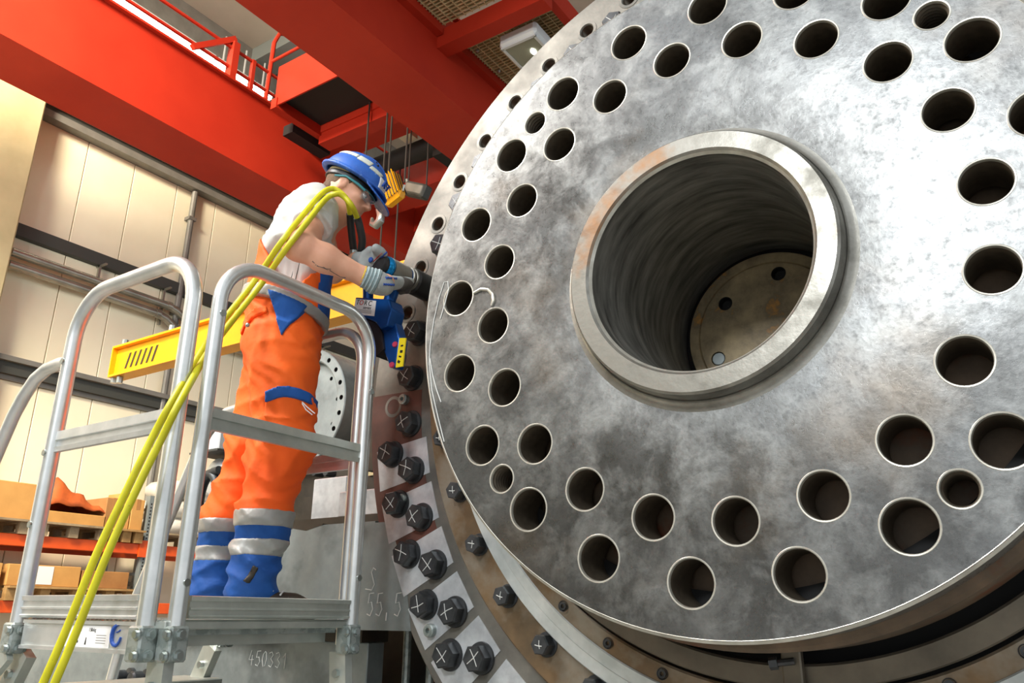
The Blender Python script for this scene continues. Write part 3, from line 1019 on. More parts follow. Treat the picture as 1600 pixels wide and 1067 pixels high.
# grey side plates carrying chalk writing
YP = DC.y + FO - .0014
pp = [at(px, py, 1, YP) for px, py in ((642, 986), (634, 905), (622, 860), (610, 815))]
MB().prism([(-3.06, YP, 1.655), (-3.06, YP, 1.237)] + [tuple(q) for q in pp], (0, .0012, 0)).span((-3.06, YP + .0012, 1.237), (-2.30, YP + .09, 1.655)).build('foot_plate', M['plate'], hs, 0)
MB().prism([(-2.83, YP - .001, 1.655), (-2.70, YP - .001, 1.635), (-2.60, YP - .001, 1.655), (-2.60, YP - .001, 1.66), (-2.83, YP - .001, 1.66)], (0, .07, 0)).build('plate_notch', M['plate_dark'], hs, 0)
MB().span((-2.90, YP + .04, 1.657), (-2.2, YP + .45, 1.69)).build('ledge_plate', M['plate_dark'], hs, 0)
MB().span((-2.90, YP + .20, 1.69), (-2.68, YP + .5, 1.90), bev=.005).build('machined_block', M['plate_bright'], hs, 0)
MB().span((-2.58, YP + .06, 1.69), (-2.34, YP + .3, 1.80), bev=.005).build('machined_block', M['plate_bright'], hs, 0)
MB().span((-2.67, YP + .26, 1.69), (-2.36, YP + .5, 1.98)).build('frame_wall', M['plate_dark'], hs, 0)
chalk('chalk_writing', '55,5', at(572, 962, 1, YP), (1, 0, 0), (0, 0, 1), (0, -1, 0), .085, M['chalk'], hs, .5, .0022)
chalk('chalk_writing', 'S', at(576, 922, 1, YP), (1, 0, 0), (0, 0, 1), (0, -1, 0), .085, M['chalk'], hs, .5, .0022)
MB().span((-5.3, 2.6, .02), (-2.44, 2.7, 1.185), bev=.004).build('base_plate', M['plate'], hs, 0)
MB().span((-5.3, 2.56, 1.186), (-2.44, 2.72, 1.232)).build('base_ledge', M['plate_dark'], hs, 0)
chalk('chalk_writing', '450331', at(388, 1039, 1, 2.6), (1, 0, -.02), (0, 0, 1), (0, -1, 0), .064, M['chalk'], hs, .62, .0018)
for px, py in ((206, 1056), (232, 1058)):
    q = at(px, py, 1, 2.6)
    MB().lathe([(.0005, -.10), (.026, -.10), (.032, -.09), (.032, -.045), (.018, -.042), (.018, -.02), (.04, -.018), (.04, 0)], q, n=20).build('clamp_knob', M['bolt'], hs, 30)
# recess between plate and flange: shade painted as a black sheet, two posts
MB().span((-2.46, 2.9, .3), (-1.9, 2.95, 1.24)).build('recess_shade', M['black'], hs, 0)
for x in (-2.40, -2.27):
    MB().cyl((x, 2.8, .1), (x, 2.8, 1.25), .018, 10).build('recess_rod', M['galv'], hs)
# round gear case end plate and its bolt ring
g0 = at(482, 640, 1, 3.0)
gc = MB().lathe([(.0005, 0), (.268, 0), (.27, -.004), (.275, -.05), (.282, -.055), (.335, -.055), (.34, -.05), (.34, .4), (.0005, .4)], g0, n=72).build('gear_case', M['plate'], hs, 30)
chs = [(.309, k * 16.4 + 3, .014, -.055, 'case_hole') for k in range(22)] + [(.225, k * 36 + 8, .012, 0, 'face_hole') for k in range(10)]
cut = MB()
for r, a, hr, o_, nm in chs:
    q = g0 + Vector((r * math.cos(R_(a)), o_, r * math.sin(R_(a))))
    cut.cyl(q + Vector((0, -.03, 0)), q + Vector((0, .03, 0)), hr, 14)
boolean(gc, cut.build('cutter', M['plate'], None, 0))
for r, a, hr, o_, nm in chs:
    q = g0 + Vector((r * math.cos(R_(a)), o_, r * math.sin(R_(a))))
    MB().lathe([(hr + .0004, .001), (hr - .001, .003), (hr - .001, .029), (.0005, .029)], q, n=14).build(nm, M['black'], gc)  # black cups paint the shade inside the case holes
MB().span((g0.x - .4, 3.02, g0.z - .62), (g0.x + .38, 3.5, g0.z - .25)).build('gear_case_stand', M['plate_dark'], hs, 0)
MB().span((-3.30, 2.95, .75), (-2.4, 3.6, g0.z - .5)).build('frame_block', M['plate_dark'], hs, 0)
for px in (497, 515):
    q = at(px, 739, 1, 2.88)
    MB().lathe([(.0005, -.03), (.018, -.03), (.021, -.02), (.02, .03)], q, n=14).build('cap_screw', M['bolt'], hs)
# narrow light frame strip beside the drum
MB().span((-2.52, 2.60, 1.9), (-2.44, 2.9, 2.6)).build('frame_strip', M['plate_dark'], hs, 0)
MB().span((-2.60, 2.7, 1.9), (-2.53, 2.9, 2.5)).build('frame_strip', M['concrete'], hs, 0)

# junction box and lifting shackle left of the worker
t = thing('junction_box', 'pale grey metal box on machine frame left of the worker', 'box')
a = at(342, 692, 1, 2.7)
MB().box(a, (.22, .16, .115), None, bev=.006).build('box_body', M['lamp_body'], t, 0)
MB().box(a + Vector((0, .0, -.062)), (.24, .18, .01)).build('box_base', M['ledge_dark'], t, 0)
MB().box(a + Vector((.0, .09, -.55)), (.05, .05, 1.0)).build('support_leg', M['galv'], t, 0)
t = thing('lifting_shackle', 'dark grey lifting shackle and eye on a pale lug left of the worker', 'shackle')
a = at(326, 752, 1, 2.66)
MB().lathe([(.0005, -.02), (.05, -.02), (.075, -.012), (.10, -.006), (.105, .02), (.0005, .03)], a + Vector((0, .05, .03)), n=32).build('lug', M['plate_bright'], t, 30)
MB().lathe([(.022, -.03), (.032, -.032), (.042, -.03)], a + Vector((0, .05, .04)), n=24).build('lug_eye', M['galv'], t, 30)
pts = []
for k in range(13):
    an = R_(30 + k * 22)
    pts.append(a + Vector((.05 + .07 * math.cos(an), -.03, -.10 + .13 * math.sin(an))))
MB().tube(pts, [.022 + .006 * math.sin(k * .26) for k in range(13)], 12).build('shackle_bow', M['shackle'], t)
MB().cyl(a + Vector((-.02, -.03, .02)), a + Vector((.12, -.03, .045)), .024, 12).build('shackle_pin', M['shackle'], t)
MB().tube([a + Vector((.0, .07, -.05)), a + Vector((.0, .08, -.9))], .03, 10).build('support_leg', M['galv'], t)

# weld bead and chalk strokes on the face of the disc
pts = [at(px, py, 1, DC.y - .001) for px, py in ((740, 458), (752, 452), (763, 453), (770, 460), (771, 470), (768, 478))]
MB().tube(pts, [.004, .006, .006, .006, .006, .004], 8).build('weld_bead', M['steel_edge'], rotor)
for L in (((696, 440), (690, 441), (682, 465), (674, 500), (668, 540), (667, 566), (671, 610), (680, 650), (690, 690)), ((668, 560), (672, 585), (678, 608), (685, 628)), ((696, 440), (697, 452), (691, 475), (684, 498))):
    MB().tube([at(px + 4, py, 1, DC.y - .0008) for px, py in L], .0016, 5).build('chalk_line', M['chalk'], rotor)
# ------------------------------------------------------------------ aluminium platform ladder
LX, LY, LX0, LY1 = -2.093, 1.404, -2.842, 2.147     # near corner, left end, far end
ZP = 1.343                                          # top edge of the toe boards
ld = thing('platform_ladder', 'aluminium platform step ladder with guard rails carrying the worker', 'ladder')
TR = .024


def arc(c, r, u, v, a0, a1, n=9):
    c, u, v = Vector(c), Vector(u), Vector(v)
    return [c + u * (r * math.cos(R_(a0 + (a1 - a0) * i / n))) + v * (r * math.sin(R_(a0 + (a1 - a0) * i / n))) for i in range(n + 1)]


def guard(p0, p1, ztop, zbot, r, slope=0):
    """inverted U: posts at p0 and p1 with rounded shoulders"""
    p0, p1 = Vector(p0), Vector(p1)
    d = (p1 - p0)
    L = d.length
    d.normalize()
    up = Vector((0, 0, 1))
    pts = [p0 + up * zbot, p0 + up * (zbot + .3), p0 + up * (ztop - r - .02)]
    pts += arc(p0 + d * r + up * (ztop - r), r, -d, up, 0, 90)
    pts += [p0 + d * (L / 2) + up * ztop]
    pts += arc(p0 + d * (L - r) + up * (ztop - r), r, up, d, 0, 90)
    pts += [p1 + up * (ztop - r - .02), p1 + up * (zbot + .3), p1 + up * zbot]
    return pts


MB().tube(guard((LX + .01, LY + .04, 0), (LX + .01, LY1 - .02, 0), 2.386, 1.194, .15), TR, 18).build('guard_rail', M['alu'], ld, 50)
MB().tube(guard((LX0, LY - .01, 0), (LX - .055, LY - .01, 0), 2.395, 1.194, .17), TR + .002, 18).build('guard_rail', M['alu'], ld, 50)
MB().tube(guard((LX0 + .02, LY1 + .03, 0), (LX - .075, LY1 + .03, 0), 2.386, 1.194, .15), TR, 18).build('guard_rail', M['alu'], ld, 50)


def midrail(a, b, n, zc, hh):
    """ribbed flat profile between two posts; n is the outward normal"""
    a, b, n = Vector(a), Vector(b), Vector(n)
    bb = MB()
    up = Vector((0, 0, 1))
    prof = [(-hh, 0), (-hh, .016), (-hh * .55, .018), (-hh * .5, .010), (hh * .1, .010), (hh * .15, .018), (hh, .016), (hh, 0)]
    bb.prism([a + up * (zc + h) + n * (d - .008) for h, d in prof], b - a)
    return bb


MR = []
MR.append(midrail((LX + .01, LY + .06, 0), (LX + .01, LY1 - .04, 0), (1, 0, 0), 1.855, .033).build('mid_rail', M['alu_dull'], ld, 0))
MR.append(midrail((LX0 + .02, LY - .01, 0), (LX - .075, LY - .01, 0), (0, -1, 0), 1.85, .036).build('mid_rail', M['alu'], ld, 0))
MR.append(midrail((LX0 + .04, LY1 + .03, 0), (LX - .095, LY1 + .03, 0), (0, -1, 0), 1.85, .033).build('mid_rail', M['alu'], ld, 0))


def profile_bar(a, b, n, z0, z1, t=.022):
    """extruded board with ribs on its outer face"""
    a, b, n = Vector(a), Vector(b), Vector(n)
    h = z1 - z0
    up = Vector((0, 0, 1))
    pr = [(0, 0), (0, t), (.10, t + .006), (.16, t), (.36, t), (.40, t + .006), (.47, t + .006), (.50, t), (.74, t), (.78, t + .006), (.97, t + .008), (1, t), (1, 0)]
    return MB().prism([a + up * (z0 + h * q) + n * d for q, d in pr], b - a)


# toe boards
profile_bar((LX, LY + .068, 0), (LX, LY1 - .048, 0), (1, 0, 0), 1.281, ZP).build('toe_board', M['alu_dull'], ld, 0)
profile_bar((LX0 + .03, LY, 0), (LX - .084, LY, 0), (0, -1, 0), 1.278, ZP + .002).build('toe_board', M['alu'], ld, 0)
profile_bar((LX0 + .03, LY1 + .01, 0), (LX - .05, LY1 + .01, 0), (0, 1, 0), 1.281, ZP).build('toe_board', M['alu'], ld, 0)
# deck
b = MB()
for k in range(7):
    x = LX0 + .04 + k * .104
    b = MB().span((x, LY + .004, 1.252), (x + .098, LY1 + .006, 1.275), bev=.003)
    for j in range(4):
        b.span((x + .014 + j * .022, LY + .004, 1.275), (x + .020 + j * .022, LY1 + .006, 1.278))
    b.build('deck_board', M['alu_dull'], ld, 0)
# label board under the toe board
lb = profile_bar((LX0 + .06, LY + .001, 0), (LX - .06, LY + .001, 0), (0, -1, 0), 1.185, 1.268, .014)
lb = MB()
lb.span((LX0 + .05, LY - .016, 1.186), (LX - .055, LY + .002, 1.270))
lb.span((LX0 + .05, LY - .021, 1.262), (LX - .055, LY - .0155, 1.272))
lb.span((LX0 + .05, LY - .021, 1.186), (LX - .055, LY - .0155, 1.197))
lb = lb.build('front_board', M['alu'], ld, 0)
fy = LY - .0165
MB().span((-2.54, fy - .0006, 1.199), (-2.30, fy, 1.258)).build('sticker', M['paper'], lb, 0)
q0 = at(183, 991, 1, fy)
lg = MB()
pts = [q0 + Vector((.022 * math.cos(a), -.001, .028 * math.sin(a) - .002)) for a in [R_(80 + k * 24.5) for k in range(12)]]
lg.tube(pts, [.003, .0045, .006, .0065, .0065, .0065, .006, .0055, .005, .0045, .004, .003], 6)
lg.tube([q0 + Vector((-.003, -.001, .005)), q0 + Vector((.008, -.001, .008)), q0 + Vector((.014, -.001, .012))], .002, 5)
lg.build('logo', M['print_blue'], lb, 0)
text_mesh('sticker_text', 'bis', .012, M['ledge'], lb, (-2.395, fy - .0008, 1.247), (1, 0, 0), (0, 0, 1), .0003)
text_mesh('sticker_text', '150 kg', .014, M['ink'], lb, (-2.395, fy - .0008, 1.247), (1, 0, 0), (0, 0, 1), .0003)
text_mesh('sticker_text', 'Z', .014, M['ledge'], lb, (-2.455, fy - .0008, 1.248), (1, 0, 0), (0, 0, 1), .0003)
b = MB()
for k in range(4):
    b.span((-2.370, fy - .001, 1.232 - k * .007), (-2.320, fy - .0004, 1.2335 - k * .007))
b.build('sticker_lines', M['ledge'], lb, 0)
MB().prism([(-2.427, fy - .001, 1.206), (-2.419, fy - .001, 1.206), (-2.420, fy - .001, 1.226), (-2.423, fy - .001, 1.226)], (0, .0005, 0)).ball((-2.465, fy - .001, 1.214), (.004, .0008, .004), 8).build('sticker_icon', M['ink'], lb, 0)
# supports under the deck
MB().span((LX0 + .06, LY + .03, 1.200), (LX - .10, LY + .09, 1.248)).build('deck_beam', M['galv'], ld, 0)
MB().span((LX0 + .06, LY1 - .09, 1.212), (LX - .10, LY1 - .03, 1.248)).build('deck_beam', M['galv'], ld, 0)
MB().span((LX - .05, LY + .06, 1.236), (LX - .012, LY1 - .07, 1.272)).build('side_rail', M['galv'], ld, 0)
MB().span((LX - .09, LY + .07, 1.205), (LX - .058, LY1 - .07, 1.238)).build('side_channel', M['alu_dull'], ld, 0)
for x, y, w in ((LX + .012, LY + .035, .07), (LX + .012, LY1 - .03, .06), (LX - .055, LY - .012, .06), (LX0, LY - .012, .06), (LX0 + .02, LY1 + .03, .06)):
    br = MB().span((x - .032, y - .030, 1.168), (x + .032, y + .030, 1.262), bev=.006).build('corner_bracket', M['galv'], ld, 0)
    for z in (1.185, 1.240):
        MB().cyl((x + .02, y - .042, z), (x + .02, y - .028, z), .011, 6).cyl((x + .02, y - .034, z), (x + .02, y - .030, z), .016, 12).build('bracket_bolt', M['zinc'], br)
        MB().cyl((x + .044, y, z), (x + .030, y, z), .011, 6).cyl((x + .036, y, z), (x + .031, y, z), .016, 12).build('bracket_bolt', M['zinc'], br)


def beam(b, a, c, w, d, up=(0, 1, 0)):
    a, c = Vector(a), Vector(c)
    t = (c - a)
    L = t.length
    t.normalize()
    u = Vector(up)
    u = (u - t * u.dot(t)).normalized()
    v = t.cross(u)
    R = Matrix((v, u, t)).transposed()
    return b.box((a + c) / 2, (w, d, L), R)


# legs: the climbing side slopes to -X, the rear pair slopes to +X
legs = [((LX - .02, LY + .03, 1.175), (LX + .10, LY - .05, .02)), ((LX - .02, LY1 - .03, 1.175), (LX + .02, LY1 + .06, .02)),
        ((LX0 + .03, LY + .02, 1.175), (LX0 - .62, LY - .03, .02)), ((LX0 + .03, LY1 - .02, 1.175), (LX0 - .62, LY1 + .03, .02))]
for i, (a, c) in enumerate(legs):
    o = beam(MB(), a, c, .075, .032).build('leg', M['alu_dull'], ld, 0)
    MB().box(Vector(c) + Vector((0, 0, 0)), (.09, .05, .04), None, bev=.008).build('foot_cap', M['rubber'], o, 0)
    u = Vector(c) - Vector(a)
    for f in (.06, .15):
        q = Vector(a) + u * f
        MB().cyl(q + Vector((.0, -.030, 0)), q + Vector((0, -.015, 0)), .014, 6).build('leg_bolt', M['zinc'], o)
for k, z in enumerate((1.06, .82, .58, .34)):
    f = (1.175 - z) / 1.155
    x = LX0 + .03 - .65 * f
    MB().span((x - .12, LY + .0, z - .025), (x + .12, LY1 - .0, z), bev=.004).build('tread', M['alu_dull'], ld, 0)
for z in (1.025, .60, .25):
    f = (1.175 - z) / 1.155
    x = LX - .02 + .09 * f
    MB().span((x - .02, LY + .04 - .08 * f, z - .03), (x + .02, LY1 - .04 + .09 * f, z), bev=.003).build('brace', M['galv'], ld, 0)
beam(MB(), (LX0 + .02, LY - .03, 1.17), (LX0 - .20, LY - .04, .98), .05, .02).build('stair_strut', M['alu_dull'], ld, 0)
# stair handrail leaving the left post
pts = [(LX0, LY - .012, 2.141), (LX0 - .06, LY - .012, 2.147), (LX0 - .15, LY - .012, 2.141), (LX0 - .22, LY - .012, 2.115), (LX0 - .28, LY - .012, 2.058),
       (LX0 - .33, LY - .012, 1.99), (LX0 - .44, LY - .012, 1.76), (LX0 - .66, LY - .012, 1.30), (LX0 - .80, LY - .012, .70)]
MB().tube(pts, TR - .001, 16).build('stair_handrail', M['alu'], ld, 50)
pts = [(p[0] + .02, LY1 + .03, p[2]) for p in pts]
MB().tube(pts, TR - .001, 16).build('stair_handrail', M['alu'], ld, 50)
# plugs and screws in the posts
for (x, y, z, nx, ny) in ((LX0, LY - .036, 2.14, 0, -1), (LX0, LY - .036, 1.811, 0, -1), (LX0, LY - .036, 1.57, 0, -1), (LX + .034, LY + .04, 2.188, 1, 0), (LX + .034, LY1 - .02, 2.091, 1, 0), (LX + .034, LY + .04, 1.377, 1, 0), (LX + .034, LY1 - .02, 1.416, 1, 0)):
    MB().cyl((x - nx * .004, y - ny * .004, z), (x + nx * .004, y + ny * .004, z), .011, 12).build('post_plug', M['zinc'], ld)
# ------------------------------------------------------------------ signed distance modelling for soft shapes
def cap(p0, p1, r0, r1, sq=None):
    return ('cap', np.array(p0, float), np.array(p1, float), r0, r1, sq)


def ell(c, r, fr=None):
    return ('ell', np.array(c, float), np.array(r, float), None if fr is None else np.array([list(v) for v in fr], float))


def sdf(pr, X):
    if pr[0] == 'cap':
        _, a, b, r0, r1, sq = pr
        if sq is not None:            # squeeze: (direction, factor) flattens the section along a direction
            dirv, fac = np.array(sq[0]), sq[1]
            m = (a + b) / 2
            off = (X - m) @ dirv
            X = X + off[:, None] * dirv * (1 / fac - 1)
        ab = b - a
        t = np.clip(((X - a) @ ab) / (ab @ ab), 0, 1)
        return np.linalg.norm(X - a - t[:, None] * ab, axis=1) - (r0 + (r1 - r0) * t)
    _, c, r, fr = pr
    Y = X - c
    if fr is not None:
        Y = Y @ fr.T
    k0 = np.linalg.norm(Y / r, axis=1)
    k1 = np.linalg.norm(Y / (r * r), axis=1) + 1e-9
    return k0 * (k0 - 1) / k1


def smin(a, b, k):
    h = np.clip(.5 + .5 * (b - a) / k, 0, 1)
    return b * (1 - h) + a * h - k * h * (1 - h)


def union(prims, X, k):
    d = None
    for p in prims:
        kk = k
        if isinstance(p, tuple) and p[0] == 'k':
            kk, p = p[1], p[2]
        e = sdf(p, X)
        d = e if d is None else smin(d, e, kk)
    return d


def surface(fn, lo, hi, h):
    """naive surface nets over a grid"""
    lo, hi = np.array(lo, float), np.array(hi, float)
    n = np.ceil((hi - lo) / h).astype(int) + 1
    g = [lo[i] + h * np.arange(n[i]) for i in range(3)]
    D = np.empty(n, np.float32)
    YZ = np.stack(np.meshgrid(g[1], g[2], indexing='ij'), -1).reshape(-1, 2)
    step = max(1, 250000 // len(YZ))
    for i in range(0, n[0], step):
        xs = g[0][i:i + step]
        P = np.concatenate([np.repeat(xs, len(YZ))[:, None], np.tile(YZ, (len(xs), 1))], 1)
        D[i:i + len(xs)] = fn(P).reshape(len(xs), n[1], n[2])
    S = D < 0
    m = n - 1
    cnt = np.zeros(m, np.int8)
    acc = np.zeros(tuple(m) + (3,), np.float32)
    num = np.zeros(m, np.float32)
    co = [(i, j, k) for i in (0, 1) for j in (0, 1) for k in (0, 1)]
    sl = lambda c: tuple(slice(c[q], c[q] + m[q]) for q in range(3))
    for a in range(3):
        for c in co:
            if c[a]:
                continue
            c2 = list(c)
            c2[a] = 1
            d0, d1 = D[sl(c)], D[sl(c2)]
            x = (d0 < 0) != (d1 < 0)
            t = np.where(x, d0 / (d0 - d1 + 1e-12), 0)
            for q in range(3):
                acc[..., q] += np.where(x, (t if q == a else c[q]), 0)
            num += x
    act = num > 0
    idx = -np.ones(m, np.int64)
    idx[act] = np.arange(act.sum())
    cell = np.argwhere(act)
    V = lo + h * (cell + acc[act] / num[act][:, None])
    F = []
    for a in range(3):
        b, c = (a + 1) % 3, (a + 2) % 3
        s0 = [slice(None)] * 3
        s1 = [slice(None)] * 3
        s0[a], s1[a] = slice(0, -1), slice(1, None)
        x = S[tuple(s0)] != S[tuple(s1)]
        q = np.argwhere(x)
        q = q[(q[:, b] > 0) & (q[:, c] > 0) & (q[:, b] < m[b]) & (q[:, c] < m[c])]
        sg = S[tuple(s0)][tuple(q.T)]
        def at_(db, dc):
            w = q.copy()
            w[:, b] -= db
            w[:, c] -= dc
            return idx[tuple(w.T)]
        f = np.stack([at_(1, 1), at_(0, 1), at_(0, 0), at_(1, 0)], 1)
        f[~sg] = f[~sg][:, ::-1]
        F.append(f)
    F = np.concatenate(F)
    F = F[(F >= 0).all(1)]
    return V, F


def soft(name, fn, lo, hi, h, m, parent, matfn=None):
    V, F = surface(fn, lo, hi, h)
    me = bpy.data.meshes.new(name)
    me.vertices.add(len(V))
    me.vertices.foreach_set('co', V.astype(np.float32).ravel())
    me.loops.add(len(F) * 4)
    me.loops.foreach_set('vertex_index', F.astype(np.int32).ravel())
    me.polygons.add(len(F))
    me.polygons.foreach_set('loop_start', np.arange(0, len(F) * 4, 4, dtype=np.int32))
    me.polygons.foreach_set('loop_total', np.full(len(F), 4, np.int32))
    me.update(calc_edges=True)
    me.validate()
    me.polygons.foreach_set('use_smooth', [True] * len(me.polygons))
    for q in (m if isinstance(m, (list, tuple)) else [m]):
        me.materials.append(q)
    if matfn is not None:
        C = V[F].mean(1)
        me.polygons.foreach_set('material_index', matfn(C).astype(np.int32))
    o = bpy.data.objects.new(name, me)
    COL.objects.link(o)
    if parent is not None:
        o.parent = parent
    return o


# ------------------------------------------------------------------ the worker
P0 = at(400, 945, 1, 1.975)
DL = .068                                       # hands stay at the wrench, nearer than his mid plane
FW = Vector((.8327, .5538, 0)).normalized()      # the way he faces
RT = Vector((FW.y, -FW.x, 0))                    # his right hand side, towards the photographer
UPV = Vector((0, 0, 1))


def W(px, py, lat=0.0):
    d = CF + CR * ((px - 800) / FPX) - CU * ((py - 533.5) / FPX)
    t = ((P0 - EYE).dot(RT) + lat) / d.dot(RT)
    return EYE + d * t


TILT = R_(29)
HC = W(545, 301, 0)
hf = FW * math.cos(TILT) - UPV * math.sin(TILT)
hu = FW * math.sin(TILT) + UPV * math.cos(TILT)
HFR = (hf, RT, hu)


def Hd(f, l, u):
    return HC + hf * f + RT * l + hu * u


def cylinder_axis(z=0):
    return Vector((-2.0634, 2.39, 2.6173))


SOCK = Vector((-2.0634, FO + DC.y - .062, 2.6173))
R_SH, R_EL, R_WR = W(489, 350, .16), W(466, 384, .35), W(572, 434, .165 + DL)
L_SH, L_EL, L_WR = W(496, 345, -.17), W(520, 425, -.28), W(556, 408, -.06 + DL)
face = [ell(Hd(-.018, 0, .035), (.098, .077, .098), HFR), ell(Hd(.03, 0, -.03), (.068, .062, .075), HFR), ell(Hd(.038, 0, -.072), (.052, .05, .04), HFR),
        ('k', .02, ell(Hd(.070, 0, -.098), (.022, .026, .018), HFR)), ('k', .012, cap(Hd(.080, -.032, .026), Hd(.080, .032, .026), .012, .012)),
        ('k', .012, cap(Hd(.086, 0, .016), Hd(.112, 0, -.022), .008, .013)), ('k', .01, cap(Hd(.098, -.014, -.027), Hd(.098, .014, -.027), .009, .009)),
        ('k', .016, ell(Hd(.058, .042, -.014), (.028, .022, .022), HFR)), ('k', .016, ell(Hd(.058, -.042, -.014), (.028, .022, .022), HFR)),
        ('k', .008, ell(Hd(.086, 0, -.050), (.012, .025, .007), HFR)), ('k', .008, ell(Hd(.083, 0, -.063), (.012, .023, .008), HFR)),
        ('k', .008, ell(Hd(-.012, .077, .0), (.021, .009, .031), HFR)), ('k', .008, ell(Hd(-.012, -.077, .0), (.021, .009, .031), HFR)),
        ('k', .035, cap(W(520, 338, 0), Hd(-.03, 0, -.035), .062, .058)), ('k', .05, cap(W(500, 325, -.05), W(500, 325, .05), .065, .065)),
        ]
limbs = [('k', .05, cap(W(490, 350, -.14), W(488, 351, .13), .070, .070)), ('k', .04, cap(R_SH, R_EL, .056, .049)), ('k', .03, cap(W(478, 372, .26), R_EL, .054, .045)), ('k', .03, cap(R_EL, R_EL * .62 + R_WR * .38, .047, .050)),
         ('k', .03, cap(R_EL * .62 + R_WR * .38, R_WR, .051, .033)), ('k', .03, cap(R_WR, W(604, 440, .13 + DL), .032, .03)),
         ('k', .04, cap(L_SH, L_EL, .058, .046)), ('k', .03, cap(L_EL, L_WR, .047, .03)), ('k', .03, cap(L_WR, W(584, 410, -.05 + DL), .03, .028)),
         ('k', .08, cap(W(478, 370, 0), W(450, 470, 0), .11, .11)), ('k', .08, cap(W(445, 500, .06), W(432, 690, .08), .085, .06)), ('k', .08, cap(W(440, 500, -.06), W(385, 700, -.10), .085, .06)),
         ('k', .04, cap(W(432, 690, .08), W(400, 905, .09), .058, .045)), ('k', .04, cap(W(385, 700, -.10), W(335, 905, -.12), .058, .045))]


def body_fn(X):
    d = union(face, X, .03)
    for s in (1, -1):                                   # eye sockets and mouth line
        e = sdf(ell(Hd(.093, s * .031, .008), (.018, .019, .012), HFR), X)
        d = -smin(-d, e, .012)
        e = sdf(ell(Hd(-.008, s * .088, .004), (.010, .007, .017), HFR), X)
        d = -smin(-d, e, .006)
        e = sdf(ell(Hd(.104, s * .007, -.036), (.004, .004, .004), HFR), X)
        d = -smin(-d, e, .004)
    e = sdf(ell(Hd(.097, 0, -.0565), (.012, .022, .0018), HFR), X)
    d = -smin(-d, e, .003)
    return np.minimum(d, 1) if False else smin(d, union(limbs, X, .04), .03)


P_ = soft('person', body_fn, (-2.75, 1.35, 1.32), (-1.80, 2.45, 3.13), .0075, [M['skin'], M['lip']], None)
tag(P_, 'worker in blue helmet and orange trousers leaning to a wrench on the platform', 'person')
# refine the head with its own finer grid is not needed: hair, eyes and brows are separate
for s in (1, -1):
    e = MB().ball(Hd(.077, s * .031, .008), .0125, 14).build('eye', mat('eye_white', rgb(226, 220, 214), .25), P_, 60)
    MB().ball(Hd(.0872, s * .031, .005), .0052, 10).build('iris', mat('iris_grey', rgb(64, 78, 88), .2), e, 60)
    MB().tube([Hd(.086, s * .016, .030), Hd(.088, s * .032, .034), Hd(.078, s * .048, .030)], [.004, .0055, .003], 8).build('eyebrow', M['brow'], P_, 60)
    MB().tube([Hd(.086, s * .018, .013), Hd(.0895, s * .031, .017), Hd(.080, s * .045, .011)], .0022, 6).build('eyelid', M['skin'], P_, 60)


def hair_fn(X):
    d = union(face[:1], X, .02) - .004
    Y = (X - np.array(HC))
    f, u, l = Y @ np.array(hf), Y @ np.array(hu), np.abs(Y @ np.array(RT))
    nape = sdf(ell(Hd(-.055, 0, -.03), (.055, .062, .06), HFR), X)
    side = sdf(ell(Hd(.02, 0, .02), (.035, .0785, .035), HFR), X)
    d = np.minimum(d, np.minimum(nape, 1))
    cutf = np.maximum(f - .012 - .3 * (u - .0), -(u + .075))
    return np.maximum(d, cutf)


soft('hair', hair_fn, Hd(0, 0, 0) - Vector((.16, .16, .16)), Hd(0, 0, 0) + Vector((.16, .16, .16)), .005, M['hair'], P_)
soft('stubble', lambda X: np.maximum(union(face[2:4], X, .02) - .0012, np.abs((X - np.array(HC)) @ np.array(hu) + .088) - .02), Hd(.05, 0, -.09) - Vector((.09, .09, .07)), Hd(.05, 0, -.09) + Vector((.09, .09, .07)), .005, mat('stubble_skin', rgb(182, 136, 112), .6), P_)


# helmet
def hel_dome(X):
    return sdf(ell(Hd(-.012, 0, .052), (.142, .112, .128), HFR), X)


def hu_of(X):
    return (X - np.array(HC)) @ np.array(hu)


def hf_of(X):
    return (X - np.array(HC)) @ np.array(hf)


def hl_of(X):
    return (X - np.array(HC)) @ np.array(RT)


def helmet_fn(X):
    u, f, l = hu_of(X), hf_of(X), hl_of(X)
    base = .046 - .10 * (np.clip(f, -.2, .0)) * .25
    d = np.maximum(hel_dome(X), base - u)
    d = np.maximum(d, -np.maximum(hel_dome(X) + .010, u - .20))          # hollow shell
    rim = np.maximum(sdf(ell(Hd(-.006, 0, .05), (.160, .126, .5), HFR), X), np.abs(u - base - .004) - .006)
    rim = np.maximum(rim, -(hel_dome(X) + .012))
    vis = sdf(ell(Hd(.085, 0, .050), (.112, .105, .5), HFR), X)
    vis = np.maximum(vis, np.abs(u - (.046 - .45 * (f - .10) - 1.2 * l * l)) - .004)
    vis = np.maximum(vis, -(f - .085))
    vis = np.maximum(vis, -(hel_dome(X) + .012))
    ridge = np.maximum(np.maximum(hel_dome(X) - .006, np.abs(l) - .013), .10 - u)
    ridge = np.maximum(ridge, -(hel_dome(X) + .005))
    return smin(smin(smin(d, rim, .006), vis, .006), ridge, .008)


hlo, hhi = HC + Vector((-.25, -.25, -.12)), HC + Vector((.25, .25, .24))
hel = soft('helmet', helmet_fn, hlo, hhi, .0042, M['helmet'], P_)


def side_tape(u0, u1, f0, f1, s):
    def fn(X):
        u, f, l = hu_of(X), hf_of(X), hl_of(X) * s
        d = np.maximum(hel_dome(X) - .0034, -(hel_dome(X) + .005))
        d = np.maximum(d, np.maximum(u0 - u, u - u1))
        d = np.maximum(d, np.maximum(f0 - f, f - f1))
        return np.maximum(d, -l)
    return fn


